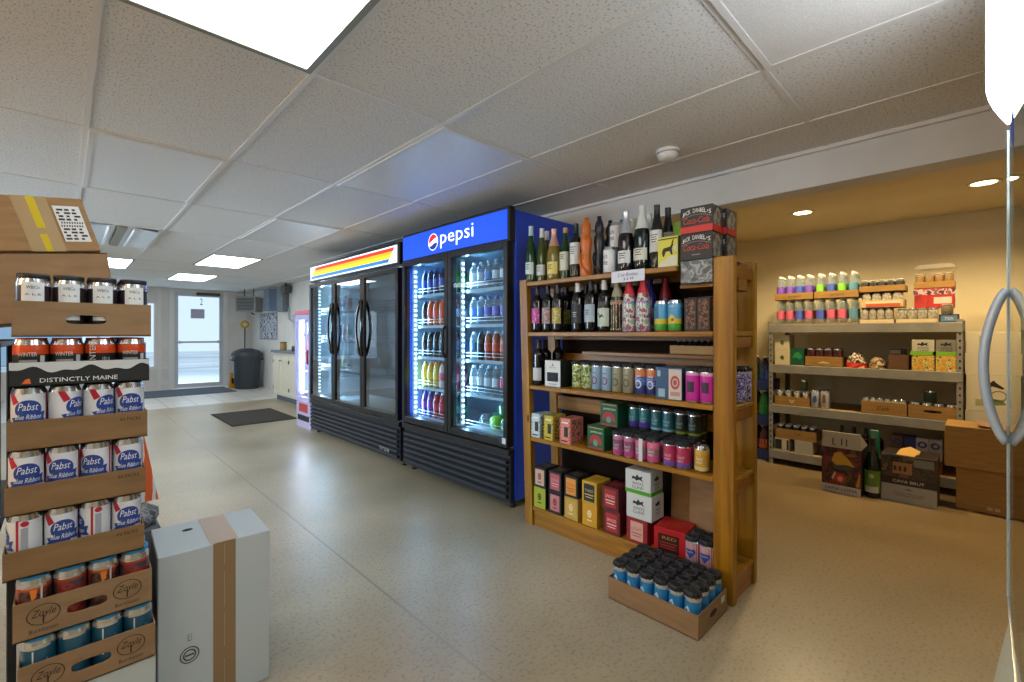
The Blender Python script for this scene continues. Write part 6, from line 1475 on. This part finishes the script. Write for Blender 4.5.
# boxes on the floor before the shelving
def lapia():
    w, d, h = .245, .27, .34
    b = MB(); b.box(-w / 2, -d / 2, 0, w / 2, d / 2, h, M('#2a1712', .5), .002)
    p = MB(); fr = FR(.0006, 'F', w, d, h); g = lambda q: (lambda u, v, z=0: fr(u, v, q))
    p.rect(-w / 2 + .002, .0, w / 2 - .002, .06, M('#b9b4ac', .5), fr); p.text('LAPIA LOMA', 0, .032, .2, .022, M('#26221e', .6), g(.0004))
    p.rect(-w / 2 + .002, .06, w / 2 - .002, h - .002, ART(['#3a1c16', '#6a2a22', '#2a1a14', '#5a4020'], 9, .5, 'noise', 1), fr)
    p.flat([(-.06, .24), (-.04, .30), (0, .315), (.05, .26), (.085, .21), (.03, .22), (-.03, .21)], M('#c8982a', .5), g(.0004)); p.disc(-.005, .115, .034, .036, M('#b8322a', .5), g(.0004)); p.disc(-.005, .11, .016, .02, M('#d88a70', .5), g(.0008))
    p.flat([(-.045, .2), (.0, .215), (.08, .2), (.04, .18), (-.02, .178)], M('#3c4a3c', .5), g(.0006)); p.flat([(.01, .29), (.06, .31), (.11, .295), (.06, .28)], M('#8a4a2a', .5), g(.0006)); p.flat([(-.115, .2), (-.1, .28), (-.07, .26), (-.085, .19)], M('#7a2430', .5), g(.0004))
    p.flat([(-.05, .095), (-.03, .15), (-.04, .16), (-.06, .11)], M('#d8a890', .5), g(.0004)); p.flat([(.09, .07), (.11, .17), (.118, .16), (.112, .07)], M('#c8862a', .5), g(.0004))
    l = MB(); lid = M('#b0a690', .55)            # gabled carry top
    l.add([(-w / 2, -d / 2, h), (w / 2, -d / 2, h), (w / 2, d / 2, h), (-w / 2, d / 2, h), (-w / 2 + .005, -d / 2 + .012, h + .115), (w / 2 - .01, -d / 2 + .012, h + .115), (w / 2 - .01, -d / 2 + .027, h + .115), (-w / 2 + .005, -d / 2 + .027, h + .115)],
          [(0, 1, 5, 4), (2, 3, 7, 6), (1, 2, 6, 5), (3, 0, 4, 7), (4, 5, 6, 7)], lid)
    q = MB(); fq = lambda u, v, z=0: (u, -d / 2 + v * .104 - .0014, h + v)
    for a in (-.055, .0, .03): q.rect(a, .02, a + .008, .07, M('#3a3026', .6), fq)
    q.rect(-.047, .02, -.03, .026, M('#3a3026', .6), fq)
    return ('wine_box', b, [('print', p), ('carry_top', l, [('print', q)])])
spawn('lapia', lapia, 'fruit-painted wine box with a cream carry top on the floor before the metal shelving', 'box', (4.18 + .135, .75, .0005), RZ)
b = MB(); b.box(-.03, -.012, 0, .03, .012, .21, M('#1c6a52', .4), .006); thing('green_bag', 'teal green bag tucked beside the fruit-painted wine box on the floor', 'bag', b, (4.54, .595, .2395), RZ - .3)
b = MB(); b.box(-.12, -.072, 0, .12, .072, .2385, M('#2a2420', .6), .003); thing('dark_case', 'low dark case on the floor between the two wine boxes', 'case', b, (4.59, .62, .0005), RZ)
def bigbot(): return bottle('magnum', M('#0f1a10', .12, coat=.3), M('#5a7a28', .5), M('#1a1c18', .35), (.04, .20, 80), prints=lambda p, fr: (p.rect(-.045, .04, .045, .085, M('#b8b8a8', .5), fr, 5), p.disc(0, .16, .016, .016, M('#b0b878', .5), fr)), name='wine_bottle')()
spawn('bigb', bigbot, 'dark bottle with a green and white label between the two wine boxes', 'bottle', (4.27, .5745, .0005), RZ)
def cava():
    w, d, h = .30, .25, .335
    b = MB(); b.box(-w / 2, -d / 2, 0, w / 2, d / 2, h, M('#241812', .5), .002, {'R': M('#3a3024', .5)}); p = MB(); fr = FR(.0006, 'F', w, d, h); g = lambda q: (lambda u, v, z=0: fr(u, v, q))
    p.rect(-w / 2 + .001, 0, w / 2 - .001, .125, M('#98948a', .5), fr); p.text('CAVA BRUT', 0, .152, .17, .02, M('#d0ccc0', .5), fr); k = M('#4a463c', .6)
    p.flat([(-.03, .092), (-.01, .1), (0, .108), (.01, .1), (.03, .092), (0, .096)], k, g(.0004)); p.text('SPARKLING WINE OF SPAIN\nTRADITIONAL METHOD', 0, .06, .17, .028, k, g(.0004))
    p.rect(-w / 2 + .001, .18, w / 2 - .001, h - .002, ART(['#241812', '#4a3420', '#2a2a1c', '#6a4a2a'], 11, .5), fr); p.rect(-.085, .205, .02, .285, M('#9a7040', .5), g(.0004)); p.rect(.03, .265, .135, .32, M('#6f7468', .5), g(.0004))
    for a in (-.072, -.045, -.018): p.flat([(a - .008, .225), (a + .008, .225), (a + .008, .255), (a, .262), (a - .008, .255)], M('#3a2414', .5), g(.0008))
    p.rect(-.06, -.06, .05, .03, M('#c8a050', .5), FR(.0006, 'T', w, d, h))
    f1 = MB(); f1.add([(-.07, -.10, h + .001), (.03, -.11, h + .001), (.06, -.02, h + .025), (.0, .02, h + .045), (-.05, -.02, h + .03)], [(0, 1, 2, 3, 4)], M('#c89a4a', .5))
    return ('wine_case', b, [('print', p), ('torn_flap', f1)])
spawn('cava', cava, 'dark sparkling wine case with a torn top and pale lower band on the floor', 'case', (4.26 + .125, .372, .0005), RZ)
# cartons by the glass door
def plainc(w, d, h, m=CARDO, seam=True, name='carton'): return carton_b(w, d, h, {'*': m}, (lambda p, F: (p.rect(-w / 2 + .003, h * .52, w / 2 - .003, h * .525, CARDIN, F('F')), p.rect(-.03, h * .08, -.005, h * .15, M('#b89c74', .6), F('F')), p.rect(.005, h * .08, .03, h * .15, M('#b89c74', .6), F('F')))) if seam else None, .003, name)
spawn('pc1', plainc(.36, .28, .29), 'brown carton on the floor under another carton near the glass door', 'carton', (4.41 + .142, -.045, .0005), RZ)
def opentop():
    w, d, h = .42, .32, .28
    b = MB(); b.box(-w / 2, -d / 2, 0, w / 2, d / 2, h, CARDO, .003); f1 = MB(); f1.X = Matrix.Translation((w / 2 - .14, 0, h + .002)) @ Matrix.Rotation(.12, 4, 'Y'); f1.box(-.12, -d / 2 + .01, 0, .1, d / 2 - .02, .004, M('#8a6a58', .7)); return ('open_carton', b, [('flap', f1)])
spawn('pc2', opentop, 'brown carton with a loose top flap resting on the floor carton near the glass door', 'carton', (4.36 + .162, -.02, .2915), RZ)
spawn('pc3', plainc(.3, .3, .42, CARD2, False), 'brown carton beside the stacked pair, partly behind the glass door', 'carton', (4.62, -.40, .0005), RZ)
def cream(p, F): fr = F('F'); p.rect(-.10, .06, -.07, .13, M('#b0a878', .5), fr)
def bird(p, F):
    fr = F('F'); p.flat([(x - .10, z) for x, z in ((.03, .19), (.075, .235), (.09, .215), (.13, .18), (.12, .17), (.07, .19), (.04, .175))], M('#1c1a18', .6), fr)
    g_ = M('#7a8a4a', .5); p.disc(.0, .12, .045, .04, g_, fr, 18, .8); p.flat([(-.07, .08), (-.04, .10), (.02, .09), (.04, .06), (-.02, .05)], g_, fr); p.rect(-.12, .04, -.08, .09, M('#a8ac78', .5), fr)
CRC = M('#ddd2b2', .55)
for i, (z, h, pr, nm) in enumerate(((.0005, .40, None, 'lowest'), (.402, .22, lambda p, F: p.flat([(-.09, .10), (.0, .12), (.1, .07), (.02, .085)], M('#3a5a34', .5), F('F')), 'second'), (.623, .27, bird, 'third'), (.894, .16, cream, 'fourth'), (1.055, .16, cream, 'topmost'))):
    spawn('cr' + str(i), carton_b(.34, .34, h, {'*': CRC}, pr), f'cream carton, {nm} of the tall pile between the metal shelving and the glass door', 'carton', (5.07, -.075 + (.006 if i % 2 else 0), z), RZ)
# soda crates beside the shelving
def crate():
    b = MB(); w, d, h = .36, .30, .10; t = .012; m = M('#18306a', .45)
    b.box(-w / 2, -d / 2, 0, w / 2, d / 2, .01, m); b.box(-w / 2, -d / 2, .01, w / 2, -d / 2 + t, h, m); b.box(-w / 2, d / 2 - t, .01, w / 2, d / 2, h, m); b.box(-w / 2, -d / 2 + t, .01, -w / 2 + t, d / 2 - t, h, m); b.box(w / 2 - t, -d / 2 + t, .01, w / 2, d / 2 - t, h, m)
    return ('bottle_crate', b, [])
for lv in range(3):
    z = .0005 + lv * .33
    spawn('crate', crate, f'blue plastic crate, {("lowest", "middle", "top")[lv]} of the crate pile between the rack and the metal shelving', 'crate', (4.92, 1.59, z), RZ)
    for i in range(3):
        for j in range(2):
            cl, lc, nm = (('#1f7a34', '#2a9a48', 'green'), ('#20284a', '#2f4a9a', 'dark blue'), ('#4a1a1c', '#c8683a', 'dark red'))[(lv + i + j) % 3]
            spawn('cr_' + nm, drink('large', cl, lc, '#e8ece8', lab=(.09, .18, 180), name='large_soda_bottle'), f'{nm} large soda bottle, {ORD[i]} across, {ORD[j]} row, {("lowest", "middle", "top")[lv]} blue crate', 'bottle', (4.858 + .125 * j, 1.59 + .1115 - .1115 * i, z + .0105), RZ, f'soda bottles in the {("lowest", "middle", "top")[lv]} crate')
